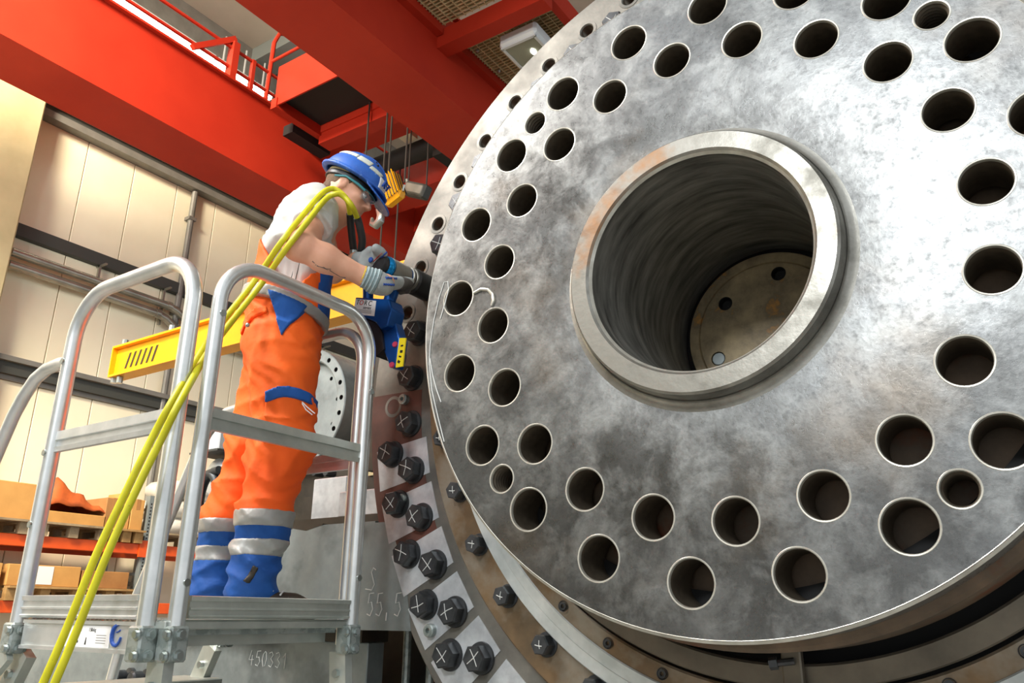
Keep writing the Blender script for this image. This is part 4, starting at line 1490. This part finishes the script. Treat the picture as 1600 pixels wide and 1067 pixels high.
for (u0, u1, f0, f1, s_) in ((.118, .140, -.115, -.015, 1), (.112, .140, -.012, .050, 1), (.104, .124, .053, .100, 1), (.118, .138, -.1, .09, -1)):
    soft('reflective_strip', side_tape(u0, u1, f0, f1, s_), hlo, hhi, .0042, M['tape'], hel)
soft('front_sticker', lambda X: np.maximum(np.maximum(np.maximum(hel_dome(X) - .003, -(hel_dome(X) + .003)), np.maximum(np.abs(hl_of(X) - .018) - .034, np.abs(hu_of(X) - .085) - .025)), .06 - hf_of(X)), hlo, hhi, .0042, M['paper'], hel)
c0 = Hd(.128, .030, .085)
text_mesh('sticker_mark', 'RT', .040, M['print_blue'], hel, c0 + hf * .010 + RT * .006, -RT * 0 + (hf * .42 - RT * .9), hu, .004)
for f, l, u in ((-.02, .045, .150), (.04, .035, .150), (.06, .05, .135)):
    MB().ball(Hd(f, l, u + .012), .006, 8).build('vent_hole', M['black'], hel)
# harness inside the helmet
soft('head_band', lambda X: np.maximum(np.maximum(sdf(ell(Hd(-.016, 0, .045), (.112, .088, .4), HFR), X), -(sdf(ell(Hd(-.016, 0, .045), (.101, .077, .4), HFR), X))), np.abs(hu_of(X) - .036 - .08 * np.minimum(hf_of(X), 0)) - .012), hlo, hhi, .0045, M['black_plastic'], hel)
soft('sweat_band', lambda X: np.maximum(np.maximum(sdf(ell(Hd(-.016, 0, .045), (.110, .086, .4), HFR), X), -(sdf(ell(Hd(-.016, 0, .045), (.100, .076, .4), HFR), X))), np.maximum(np.abs(hu_of(X) - .054 - .05 * np.minimum(hf_of(X), 0)) - .007, hf_of(X) + .01)), hlo, hhi, .0045, M['concrete'], hel)
# safety glasses
gl = MB().tube([Hd(-.055, .083, .008), Hd(-.01, .088, .026), Hd(.05, .080, .022), Hd(.085, .066, .016)], [.004, .005, .006, .006], 8).tube([Hd(-.02, -.084, .020), Hd(.05, -.076, .022), Hd(.085, -.064, .016)], .004, 8)
gl = gl.build('safety_glasses', M['teal'], P_, 60)
C_LENS = (.044, .068)
b = MB()
n = 14
vs = []
for j in range(4):
    for i in range(n + 1):
        a = R_(-62 + 124 * i / n)
        r = .066
        vs.append(Hd(.044 + .068 * math.cos(a), r * math.sin(a) * 1.02, .022 - .013 * j))
fs = [(j * (n + 1) + i, j * (n + 1) + i + 1, (j + 1) * (n + 1) + i + 1, (j + 1) * (n + 1) + i) for j in range(3) for i in range(n)]
b.add(vs, fs)
lo_ = b.build('lens', M['glass'], gl, 60)
md = lo_.modifiers.new('thickness', 'SOLIDIFY')
md.thickness = .0015
b = MB().tube([Hd(.044 + .068 * math.cos(R_(a)), .0675 * math.sin(R_(a)), .025) for a in range(-64, 65, 16)], .0022, 6).build('glasses_frame', M['teal'], gl, 60)

# ------------------------------------------------------------------ tee shirt
shirt = [cap(W(448, 474, 0), W(466, 400, 0), .128, .128, (RT, 1.32)), cap(W(466, 400, 0), W(478, 352, 0), .128, .118, (RT, 1.42)), ('k', .05, cap(W(488, 330, -.10), W(488, 332, .10), .100, .100)),
         ('k', .04, cap(W(497, 316, -.05), W(497, 316, .05), .082, .082)), ('k', .03, cap(W(512, 322, 0), W(520, 318, 0), .072, .068)), ('k', .035, cap(W(490, 344, .09), W(487, 354, .20), .094, .078)), ('k', .035, cap(W(494, 340, -.09), W(500, 358, -.22), .094, .078))]


def folds(X, amp, s):
    x, y, z = X[:, 0] * s, X[:, 1] * s, X[:, 2] * s
    u = 10 * z + 6 * x + 2.4 * np.sin(5 * y + 3 * z + 2 * x)
    v = 19 * z - 12 * x + 8 * y + 2.2 * np.sin(7 * z + 4 * x)
    w = 33 * x + 24 * z + 2.4 * np.sin(9 * z - 8 * y)
    a = 1.3 * (1 - 2 * np.abs(np.sin(u * .5)) ** .7) + .8 * (1 - 2 * np.abs(np.sin(v * .5)) ** .7) + .45 * np.sin(w)
    return amp * a


def shirt_fn(X):
    d = union(shirt, X, .06) - folds(X, .0032, 3.0)
    hl = (X - np.array(W(448, 474, 0))) @ np.array(UPV)
    d = np.maximum(d, -hl - .03)
    nk = (X - np.array(W(520, 322, 0)))
    ax = np.array((hu * .6 + FW * .8 + UPV * .3).normalized())
    d = np.maximum(d, nk @ ax - .014)                       # neckline
    for s, a, b in ((1, R_SH, R_EL), (-1, L_SH, L_EL)):
        ad = np.array((b - a).normalized())
        Y = X - np.array(a)
        lat = Y @ np.array(RT) * s
        tt = Y @ ad
        d = np.where((lat > -.03), np.maximum(d, tt - .060), d)
    return d


tee = soft('tee_shirt', shirt_fn, (-2.75, 1.4, 2.0), (-1.85, 2.4, 3.0), .0085, M['tee'], P_)
# stitched seams at the side
sm = MB()
for dx in (0, 7):
    pts = []
    for k in range(9):
        py = 410 + 8 * k
        px = 461 - 1.9 * k + dx
        # march onto the shirt from the photographer's side
        lat = .32
        while lat > .0 and shirt_fn(np.array([list(W(px, py, lat))]))[0] > .001:
            lat -= .006
        pts.append(W(px, py, lat + .001))
    sm.tube(pts, .0014, 5)
sm.build('side_seam', M['ledge_dark'], tee)

# ------------------------------------------------------------------ hi-vis trousers
HIP_R, HIP_L = W(443, 545, .075), W(434, 545, -.085)
KN_R, KN_L = W(440, 700, .075), W(400, 700, -.10)
SH_R, SH_L = W(412, 810, .075), W(352, 815, -.115)
AN_R, AN_L = W(392, 918, .075), W(333, 918, -.125)
legs_r = [cap(HIP_R, KN_R, .138, .114), cap(KN_R, SH_R, .114, .095), cap(SH_R, AN_R, .092, .093)]
legs_l = [cap(HIP_L, KN_L, .126, .106), cap(KN_L, SH_L, .106, .090), cap(SH_L, AN_L, .088, .090)]
pelvis = [cap(W(440, 530, 0), W(447, 486, 0), .146, .140, (RT, 1.22)), cap(W(447, 486, 0), W(452, 462, 0), .140, .140, (RT, 1.24))]


def leg_fn(X, L):
    return union(L, X, .05)


def tr_base(X):
    d = smin(union(pelvis, X, .06), smin(leg_fn(X, legs_r), leg_fn(X, legs_l), .012), .06)
    z = X[:, 2]
    knee = np.exp(-((z - float(KN_R.z) - .02) / .16) ** 2)
    hem = np.exp(-((z - float(AN_R.z) - .06) / .09) ** 2)
    f = folds(X, 1.0, 2.7)
    crease = (1 - 2 * np.abs(np.sin(38 * z + 7 * X[:, 0] - 6 * X[:, 1] + 1.5 * np.sin(17 * X[:, 1] + 11 * X[:, 0]))) ** .8) * hem
    return d - .0042 * f * (1 + .8 * knee) - .009 * crease


ZB1, ZB0 = W(410, 797, .1).z, 0


def leg_axis_t(X, a, b):
    a, b = np.array(a), np.array(b)
    ab = b - a
    return ((X - a) @ ab) / (ab @ ab)


def level(X, right=True):
    """distance along the lower leg in pixels of the photograph's height, measured on the leg axis"""
    return None


def zcut(px, py, lat):
    return W(px, py, lat).z


RZ = [zcut(412, y, .095) for y in (798, 824, 842, 870, 930)]
LZ = [zcut(352, y, -.115) for y in (812, 835, 853, 878, 930)]
TLO, THI = (-2.85, 1.4, 1.29), (-1.95, 2.35, 2.45)


def which(X):
    return leg_fn(X, legs_r) < leg_fn(X, legs_l)


def zline(X, i):
    r = which(X)
    return np.where(r, RZ[i] - X[:, 2], LZ[i] - X[:, 2])


WAISTN = np.array((UPV + FW * .30).normalized())
WP = np.array(W(447, 474, 0))


def waist(X):
    return (X - WP) @ WAISTN


bib_ = [cap(W(420, 470, 0), W(418, 400, 0), .05, .045, (RT, 2.6)), cap(W(505, 480, 0), W(520, 425, 0), .045, .035, (RT, 2.6))]


def orange_fn(X):
    d = np.maximum(tr_base(X), waist(X) - .0)
    d = np.maximum(d, zline(X, 0) - .012)
    return d


def bib_fn(X, plain=False):
    d = smin(union(shirt[:2], X, .06), union(pelvis, X, .06), .05) - .010
    if plain:
        return d
    back = (X - np.array(W(405, 440, 0))) @ np.array(FW)
    w = waist(X)
    hb = np.where(back < .10, .22 - 1.2 * np.maximum(back, 0), -.0)
    hf_ = np.where(back > .19, .005 + 1.9 * (back - .19), -.0)
    d = np.maximum(d, w - np.maximum(hb, hf_))
    d = np.maximum(d, -w - .03)
    return d - folds(X, .0014, 3.0)


tr = soft('trousers', orange_fn, TLO, THI, .008, M['orange'], P_)
soft('bib', bib_fn, (-2.8, 1.4, 2.1), (-1.95, 2.4, 2.85), .0085, M['orange'], tr)


def band(i, j, off=.0015, m='reflect', nm='reflective_band'):
    ov = .010 if m == 'blue' else 0.0
    def fn(X):
        return np.maximum(tr_base(X) - off, np.maximum(-zline(X, i), zline(X, j)) - ov)
    def side(fn, r):
        def g(X):
            w = which(X)
            return np.where(w == r, fn(X), .05)
        return g
    lo = (TLO[0], TLO[1], 1.28)
    hi = (THI[0], THI[1], 2.0)
    for r in (True, False):
        soft(nm, side(fn, r), lo, hi, .008, M[m], tr)


band(0, 1, .0035)
band(1, 2, 0, 'blue', 'blue_band')
band(2, 3, .0035)
band(3, 4, .0015, 'blue', 'trouser_cuff')
soft('waist_band', lambda X: np.maximum(np.minimum(tr_base(X) - .006, bib_fn(X, True) - .006), np.abs(waist(X) + .030) - .022), (-2.75, 1.4, 2.15), (-1.95, 2.4, 2.55), .006, M['reflect'], tr)


def tri_fn(X):
    d = np.minimum(tr_base(X) - .010, bib_fn(X, True) - .010)
    Y = X - np.array(W(456, 480, .15))
    f, u, l = Y @ np.array(FW), X[:, 2] - W(456, 480, .15).z, Y @ np.array(RT)
    up_ = u + .28 * f
    wdt = .066 + .42 * (up_ - .02)
    d = np.maximum(d, np.abs(f + .01) - np.maximum(wdt, -.01))
    d = np.maximum(d, np.maximum(up_ - .024, -l - .06))
    return d


soft('side_gusset', tri_fn, (-2.6, 1.5, 2.15), (-1.95, 2.1, 2.55), .0042, M['blue'], tr)
soft('front_trim', lambda X: np.maximum(bib_fn(X) - .003, np.maximum(np.abs((X - np.array(W(405, 440, 0))) @ np.array(FW) - .283) - .016, -waist(X) - .05)), (-2.6, 1.4, 2.1), (-1.95, 2.4, 2.85), .0085, M['blue'], tr)


def flap(px, py, w, h, lat0, off, m, nm, tilt=0.0):
    c = np.array(W(px, py, lat0))
    def fn(X):
        Y = X - c
        f, u, l = Y @ np.array(FW), Y[:, 2], Y @ np.array(RT)
        f2 = f * math.cos(tilt) + u * math.sin(tilt)
        u2 = -f * math.sin(tilt) + u * math.cos(tilt)
        d = np.maximum(tr_base(X) - off, np.maximum(np.abs(f2) - w, np.abs(u2 + .25 * np.abs(f2) * 0 - .010 * np.cos(f2 * 30)) - h))
        return np.maximum(d, -l - .16)
    return soft(nm, fn, (c[0] - .25, c[1] - .25, c[2] - .18), (c[0] + .25, c[1] + .25, c[2] + .18), .006, m, tr)


flap(456, 624, .075, .020, .12, .013, M['blue'], 'pocket_flap', R_(4))
flap(455, 660, .080, .075, .12, .006, M['orange'], 'cargo_pocket')
flap(398, 502, .070, .016, .12, .009, M['orange'], 'pocket_flap', R_(22))
flap(399, 903, .011, .030, .10, .006, M['plate_dark'], 'oil_stain', R_(-28))
MB().ball(W(387, 508, .235), .009, 10).build('snap_button', M['zinc'], tr)
MB().tube([W(472, 628, .245), W(480, 636, .24), W(492, 646, .23)], .002, 5).tube([W(472, 630, .245), W(478, 640, .24), W(488, 648, .23)], .002, 5).build('draw_cord', M['paper'], tr)
# shoes
for nm, a, lat in (('r', (398, 940), .070), ('l', (336, 938), -.125)):
    q = W(a[0], a[1], lat)
    q = Vector((q.x, q.y, 1.277))
    up = Vector((0, 0, 1))
    prims = [cap(q + up * .045 - FW * .05, q + up * .045 + FW * .13, .044, .040), cap(q + up * .035 + FW * .10, q + up * .032 + FW * .19, .042, .034), ('k', .04, cap(q + up * .05, q + up * .16 - FW * .01, .052, .055))]
    def bf(X, prims=prims):
        return np.maximum(union(prims, X, .03), 1.277 + .018 - X[:, 2])
    bo = soft('boot', bf, q - Vector((.3, .3, .02)), q + Vector((.3, .3, .26)), .006, M['boot'], P_)
    soft('sole', lambda X, prims=prims: np.maximum(union(prims, X, .03) - .004, np.maximum(X[:, 2] - 1.297, 1.2775 - X[:, 2])), q - Vector((.3, .3, .02)), q + Vector((.3, .3, .1)), .006, M['rubber'], bo)
    lb_ = MB()
    for k in range(1, 4):
        c = q + FW * (.04 + .028 * k) + up * (.112 - .012 * k)
        lb_.tube([c - RT * .035 - up * .008, c + up * .004, c + RT * .035 - up * .008], .0035, 6)
    lb_.build('lace', M['paper'], bo)


# ------------------------------------------------------------------ gloves
def glove(nm, wrist, palm_c, knuckles, tips, thumb, m_print=None):
    wrist, palm_c = Vector(wrist), Vector(palm_c)
    pr = [cap(wrist, wrist * .4 + palm_c * .6, .038, .042), ('k', .02, cap(wrist * .3 + palm_c * .7, palm_c, .041, .039))]
    mid = sum((Vector(k) for k in knuckles), Vector()) / 4
    for k in knuckles:
        pr.append(('k', .018, cap(palm_c * .75 + wrist * .25, k, .026, .017)))
    for k, chain in zip(knuckles, tips):
        p = [Vector(k)] + [Vector(c) for c in chain]
        rr = [.0145, .0135, .0125, .0115]
        for i in range(len(p) - 1):
            pr.append(('k', .004, cap(p[i], p[i + 1], rr[i], rr[i + 1])))
    p = [Vector(c) for c in thumb]
    for i in range(len(p) - 1):
        pr.append(('k', .014, cap(p[i], p[i + 1], .018 - .002 * i, .016 - .002 * i)))
    def fn(X):
        return union(pr, X, .02)
    pts = [wrist, palm_c] + [Vector(c) for ch in tips for c in ch] + p
    lo = [min(q[i] for q in pts) - .06 for i in range(3)]
    hi = [max(q[i] for q in pts) + .06 for i in range(3)]
    return soft(nm, fn, lo, hi, .0042, M['glove'], P_), fn


AXC = Vector((SOCK.x, 0, SOCK.z))


def onc(y, deg, r):
    """a point around the wrench axis; 0 deg = +X, 90 deg = up"""
    return Vector((SOCK.x + r * math.cos(R_(deg)), y, SOCK.z + r * math.sin(R_(deg))))


# right hand below and in front of the sleeve, fingers curling under it
RP = W(600, 446, .135 + DL)
TRAD = .047
kn = [onc(2.246, -38, TRAD + .030), onc(2.224, -45, TRAD + .034), onc(2.202, -52, TRAD + .036), onc(2.181, -58, TRAD + .036)]
tips = []
for i, y in enumerate((2.268, 2.239, 2.210, 2.183)):
    L = (0, 6, 2, -12)[i]
    tips.append([onc(y + .006, -72 - L, TRAD + .021), onc(y + .012, -108 - L, TRAD + .015), onc(y + .014, -138 - L, TRAD + .014)])
th = [RP + Vector((-.015, -.01, -.01)), onc(2.140, -70, TRAD + .020), onc(2.160, -92, TRAD + .018), onc(2.180, -104, TRAD + .016)]
gr, grf = glove('glove', W(573, 434, .165 + DL), RP, kn, tips, th)
LP = W(589, 410, -.045 + DL)
kn = [onc(2.100, 118, .066), onc(2.096, 142, .068), onc(2.094, 166, .068), onc(2.094, 190, .066)]
tips = []
for i in range(4):
    a0 = (112, 140, 168, 196)[i]
    tips.append([onc(2.118, a0 - 8, .058), onc(2.130, a0 - 16, .050), onc(2.138, a0 - 24, .046)])
th = [LP + Vector((.015, .0, .0)), onc(2.085, 70, .050), onc(2.105, 60, .048), onc(2.125, 54, .046)]
gl_, glf = glove('glove', W(560, 408, -.055 + DL), LP, kn, tips, th)


def shell(nm, fn, lo, hi, cond, off, m, parent, h=.0042):
    return soft(nm, lambda X: np.maximum(fn(X) - off, cond(X)), lo, hi, h, m, parent)


wr = np.array(W(573, 434, .165 + DL))
wax = np.array((RP - W(573, 434, .165 + DL)).normalized())
glo, ghi = Vector(wr) - Vector((.15, .15, .15)), Vector(wr) + Vector((.2, .2, .2))
shell('knit_cuff', grf, glo, ghi, lambda X: np.abs((X - wr) @ wax - .012) - .030, .004, mat('cuff_knit', rgb(142, 160, 162), .8, 0, rgb(120, 140, 144), 30, .3, 60), gr)
for k in range(4):
    shell('cuff_rib', grf, glo, ghi, lambda X, k=k: np.abs((X - wr) @ wax + .008 - .013 * k) - .0035, .0062, mat('cuff_rib', rgb(160, 176, 178), .8), gr, .0036)
shell('cuff_hem', grf, glo, ghi, lambda X: np.abs((X - wr) @ wax + .020) - .004, .006, M['label_yellow'], gr)
# dark coated fingers
shell('palm_coating', grf, (SOCK.x - .14, 2.05, SOCK.z - .14), (SOCK.x + .14, 2.40, SOCK.z + .12), lambda X: np.maximum(X[:, 2] - (SOCK.z - .052), 2.165 - X[:, 1]), .0015, M['glove_dark'], gr)
# printed mark on the back of the right glove
for j in range(2):
    pb = MB()
    pts = []
    for i in range(9):
        px, py = 603 + 2.0 * i - 4 * j, 434 + .15 * i + 10 * j
        lat = .36
        while lat > .0 and grf(np.array([list(W(px, py, lat))]))[0] > .0012:
            lat -= .003
        if lat > .02:
            pts.append(W(px, py, lat))
    if len(pts) > 1:
        pb.tube(pts, [.0035 if i % 2 else .0055 for i in range(len(pts))], 6)
        pb.build('glove_print', M['print_blue'], gr, 0)
lp_ = MB()
for (px, py, r) in ((579, 406, .012),):
    lat = .15
    while lat > -.2 and glf(np.array([list(W(px, py, lat))]))[0] > .001:
        lat -= .003
    lp_.ball(W(px, py, lat), (r, r * .6, r), 12)
lp_.build('glove_dot', M['print_blue'], gl_)
st_ = MB()
for k, mm in ((0, 'print_blue'), (1, 'print_red')):
    st_ = MB()
    pts = []
    for i in range(6):
        px, py = 588 + 3.2 * i - 5 * k, 410 - 3.2 * i - 1 * k
        lat = .15
        while lat > -.2 and glf(np.array([list(W(px, py, lat))]))[0] > .001:
            lat -= .003
        if lat > -.19:
            pts.append(W(px, py, lat))
    if len(pts) > 1:
        st_.tube(pts, .004 if k == 0 else .0018, 6)
        st_.build('glove_stripe', M[mm], gl_)
# forearm tattoo
tt = MB()
for pts_ in ([(488, 408), (492, 411), (497, 410), (493, 414)], [(495, 415), (505, 418), (513, 422)], [(515, 422), (523, 427), (532, 432), (540, 434)], [(505, 416), (509, 420), (517, 420)]):
    P2 = []
    for px, py in pts_:
        lat = .45
        while lat > .0 and body_fn(np.array([list(W(px, py, lat))]))[0] > .0004:
            lat -= .003
        P2.append(W(px, py, lat))
    tt.tube(P2, .0022, 5)
tt.build('tattoo', mat('tattoo_ink', rgb(96, 84, 80), .6), P_)
# ------------------------------------------------------------------ hydraulic torque wrench
tw = thing('torque_wrench', 'blue hydraulic torque wrench with grey sleeve and black socket on a flange bolt', 'wrench')
AX = Vector((SOCK.x, 0, SOCK.z))
q = lambda y: Vector((SOCK.x, y, SOCK.z))
MB().lathe([(.0005, 0), (.046, 0), (.050, .004), (.055, .012), (.055, .115), (.050, .125), (.0005, .125)], q(2.315), n=40).build('socket', M['socket'], tw, 30)
MB().lathe([(.030, 0), (.047, .0), (.047, .095), (.044, .10), (.044, .106), (.049, .108), (.049, .118), (.045, .120), (.045, .126), (.050, .128), (.050, .138), (.03, .14)], q(2.178), n=40,
           mis=[0, 0, 0, 1, 0, 0, 0, 2, 0, 0, 0]).build('drive_sleeve', [M['tool_grey'], M['tool_blue'], M['black_plastic']], tw, 30)
MB().lathe([(.0005, .004), (.030, .003), (.040, -.004), (.0465, .006), (.0475, .018), (.044, .026), (.02, .028)], q(2.150), n=40).build('knob', M['tool_cyan'], tw, 40)
MB().lathe([(.0005, -.034), (.034, -.032), (.038, -.026), (.038, -.001), (.030, .003)], q(2.150), n=30).build('knob_cap', M['black_plastic'], tw, 40)
# body: cylinder block with label, then the reaction arm that runs down to the next bolt
yb = 2.165
def B_(px, py, y=yb):
    p = at(px, py, 1, y)
    return (p.x, y, p.z)
body = MB().prism([B_(555, 464), B_(608, 467), B_(612, 482), B_(606, 508), B_(594, 514), B_(586, 503), B_(571, 496), B_(551, 494)], (0, .08, 0)).build('wrench_body', M['tool_blue'], tw, 30)
md = body.modifiers.new('bevel', 'BEVEL')
md.width = .006
md.segments = 2
MB().prism([B_(558, 497, 2.19), B_(572, 498, 2.19), B_(588, 505, 2.19), B_(597, 520, 2.19), B_(600, 545, 2.19), B_(587, 557, 2.19), B_(574, 535, 2.19)], (0, .09, 0)).build('guard_plate', M['black_plastic'], tw, 30)
arm = MB().prism([B_(592, 508, 2.20), B_(610, 480, 2.20), B_(616, 500, 2.20), B_(625, 530, 2.20), B_(618, 574, 2.20), B_(609, 574, 2.20), B_(600, 550, 2.20)], (0, .05, 0)).build('reaction_arm', M['tool_blue'], tw, 30)
MB().cyl(B_(606, 478, 2.24), (SOCK.x - .01, 2.24, SOCK.z - .03), .026, 14).build('link_shaft', M['tool_blue'], tw)
md = arm.modifiers.new('bevel', 'BEVEL')
md.width = .006
md.segments = 2
MB().prism([B_(624, 528, 2.193), B_(634, 528, 2.193), B_(629, 572, 2.193), B_(618, 574, 2.193)], (0, .006, 0)).build('warning_label', M['label_yellow'], arm, 0)
for i, (px, py) in enumerate(((628, 540), (627, 549), (625, 557), (623, 565))):
    MB().box(B_(px, py, 2.192), (.012, .002, .006 + .004 * (i % 2)), Matrix.Rotation(R_(10 * i), 4, 'Y')).build('label_sign', M['ink'], arm, 0)
for px, py in ((617, 538), (612, 570)):
    MB().lathe([(.0005, -.004), (.010, -.004), (.012, -.001), (.012, .004)], B_(px, py, 2.197), n=16).build('pin_cap', mat('pin_red', rgb(196, 60, 90), .4), arm)
fy = yb - .001
MB().prism([B_(556, 467, fy), B_(588, 470, fy), B_(585, 494, fy), B_(552, 491, fy)], (0, -.001, 0)).build('label', M['paper'], body, 0)
u = Vector(B_(588, 470, fy)) - Vector(B_(556, 467, fy))
w_ = Vector(B_(556, 467, fy)) - Vector(B_(552, 491, fy))
for ch, f, mm in (('T', .14, 'ink'), ('O', .32, 'print_red'), ('R', .53, 'ink'), ('C', .74, 'ink')):
    c = Vector(B_(552, 491, fy)) + w_ * .78 + u * f
    text_mesh('label_letter', ch, .030, M[mm], body, (c.x, fy - .0015, c.z), (u.x, 0, u.z), (0, 0, 1), .0005)
c = Vector(B_(552, 491, fy)) + w_ * .50 + u * .62
text_mesh('label_letter', 'series', .020, M['ink'], body, (c.x, fy - .0015, c.z), (u.x, 0, u.z), (0, 0, 1), .0004, shear=.25)
b = MB()
for f in (.32, .24, .16):
    a0 = Vector(B_(552, 491, fy)) + w_ * f + u * .12
    b.prism([(a0.x, fy - .0012, a0.z), (a0.x + u.x * .74, fy - .0012, a0.z + u.z * .74), (a0.x + u.x * .74, fy - .0012, a0.z + u.z * .74 + .002), (a0.x, fy - .0012, a0.z + .002)], (0, -.0005, 0))
b.build('label_lines', M['ledge'], body, 0)
# swivel and hose fittings
sw = at(563, 408, 1, 2.17)
MB().cyl(B_(575, 470, 2.22), (sw.x + .01, 2.21, sw.z), .022, 14).build('swivel_post', M['tool_blue'], tw)
FIT = []
for px, py in ((552, 398), (563, 402)):
    c = at(px, py, 1, 2.13)
    FIT.append(c)
    d = Vector((-.02, -.03, 1)).normalized()
    MB().cyl(c - d * .030, c, .013, 6).cyl(c, c + d * .018, .016, 12).cyl(c + d * .018, c + d * .030, .012, 12).build('hose_fitting', M['zinc'], tw)
    MB().tube([c - d * .030, (sw.x, 2.2, c.z - .06), B_(572, 468, 2.22)], .011, 10).build('oil_pipe', M['zinc'], tw)


def spline(P, n=8):
    P = [Vector(p) for p in P]
    out = []
    for i in range(len(P) - 1):
        p0, p1, p2, p3 = P[max(i - 1, 0)], P[i], P[i + 1], P[min(i + 2, len(P) - 1)]
        for k in range(n):
            t = k / n
            out.append(.5 * ((2 * p1) + (p2 - p0) * t + (2 * p0 - 5 * p1 + 4 * p2 - p3) * t * t + (3 * p1 - p0 - 3 * p2 + p3) * t * t * t))
    out.append(P[-1])
    return out


def onbody(px, py, lat0):
    """lay the hose on the shoulder: step towards the body until it touches"""
    lat = .62
    while lat > lat0:
        X = np.array([list(W(px, py, lat))])
        if min(body_fn(X)[0], shirt_fn(X)[0]) < .020:
            break
        lat -= .006
    return W(px, py, lat)


ya = LY - .05
h1 = [FIT[0] + Vector((0, 0, .02)), at(550, 370, 1, 2.10), at(548, 350, 1, 2.07), at(547, 334, 1, 2.04), onbody(543, 314, .14), onbody(531, 300, .15), onbody(517, 295, .16), onbody(500, 305, .18), onbody(470, 340, .27), onbody(440, 378, .30), onbody(400, 436, .27), at(350, 500, 1, 1.62), at(318, 545, 1, 1.50),
      at(272, 622, 1, ya), at(240, 680, 1, ya - .02), at(196, 770, 1, ya - .05), at(150, 868, 1, ya - .08), at(103, 985, 1, ya - .10), at(64, 1075, 1, ya - .12), at(12, 1195, 1, ya - .14)]
h2 = [FIT[1] + Vector((0, 0, .02)), at(566, 376, 1, 2.10), at(563, 358, 1, 2.07), at(558, 340, 1, 2.04), onbody(550, 322, .17), onbody(538, 308, .18), onbody(526, 303, .19), onbody(508, 312, .21), onbody(476, 352, .30), onbody(446, 390, .33), onbody(408, 444, .28), at(356, 510, 1, 1.60), at(324, 552, 1, 1.49),
      at(282, 626, 1, ya - .015), at(252, 686, 1, ya - .035), at(208, 776, 1, ya - .065), at(165, 872, 1, ya - .095), at(120, 985, 1, ya - .115), at(82, 1075, 1, ya - .135), at(30, 1195, 1, ya - .155)]
for nm, hp, lab in (('hydraulic_hose', h1, 'yellow hydraulic hose, the rear one of the pair over the shoulder'), ('hydraulic_hose', h2, 'yellow hydraulic hose, the nearer one of the pair, ending in front of rear sleeve')):
    e = hp[-1]
    hp = hp + [Vector((e.x - .05, e.y - .06, .5)), Vector((e.x - .12, e.y - .12, .03)), Vector((e.x - .5, e.y - .3, .02))]
    ht = thing(nm, lab, 'hose', group='hydraulic hoses')
    pts = spline(hp, 8)
    MB().tube(pts[22:], .0112, 12).build('hose_jacket', M['hose'], ht, 60)
    MB().tube(pts[:25], .0155, 12).build('hose_sleeve', M['rubber'], ht, 60)
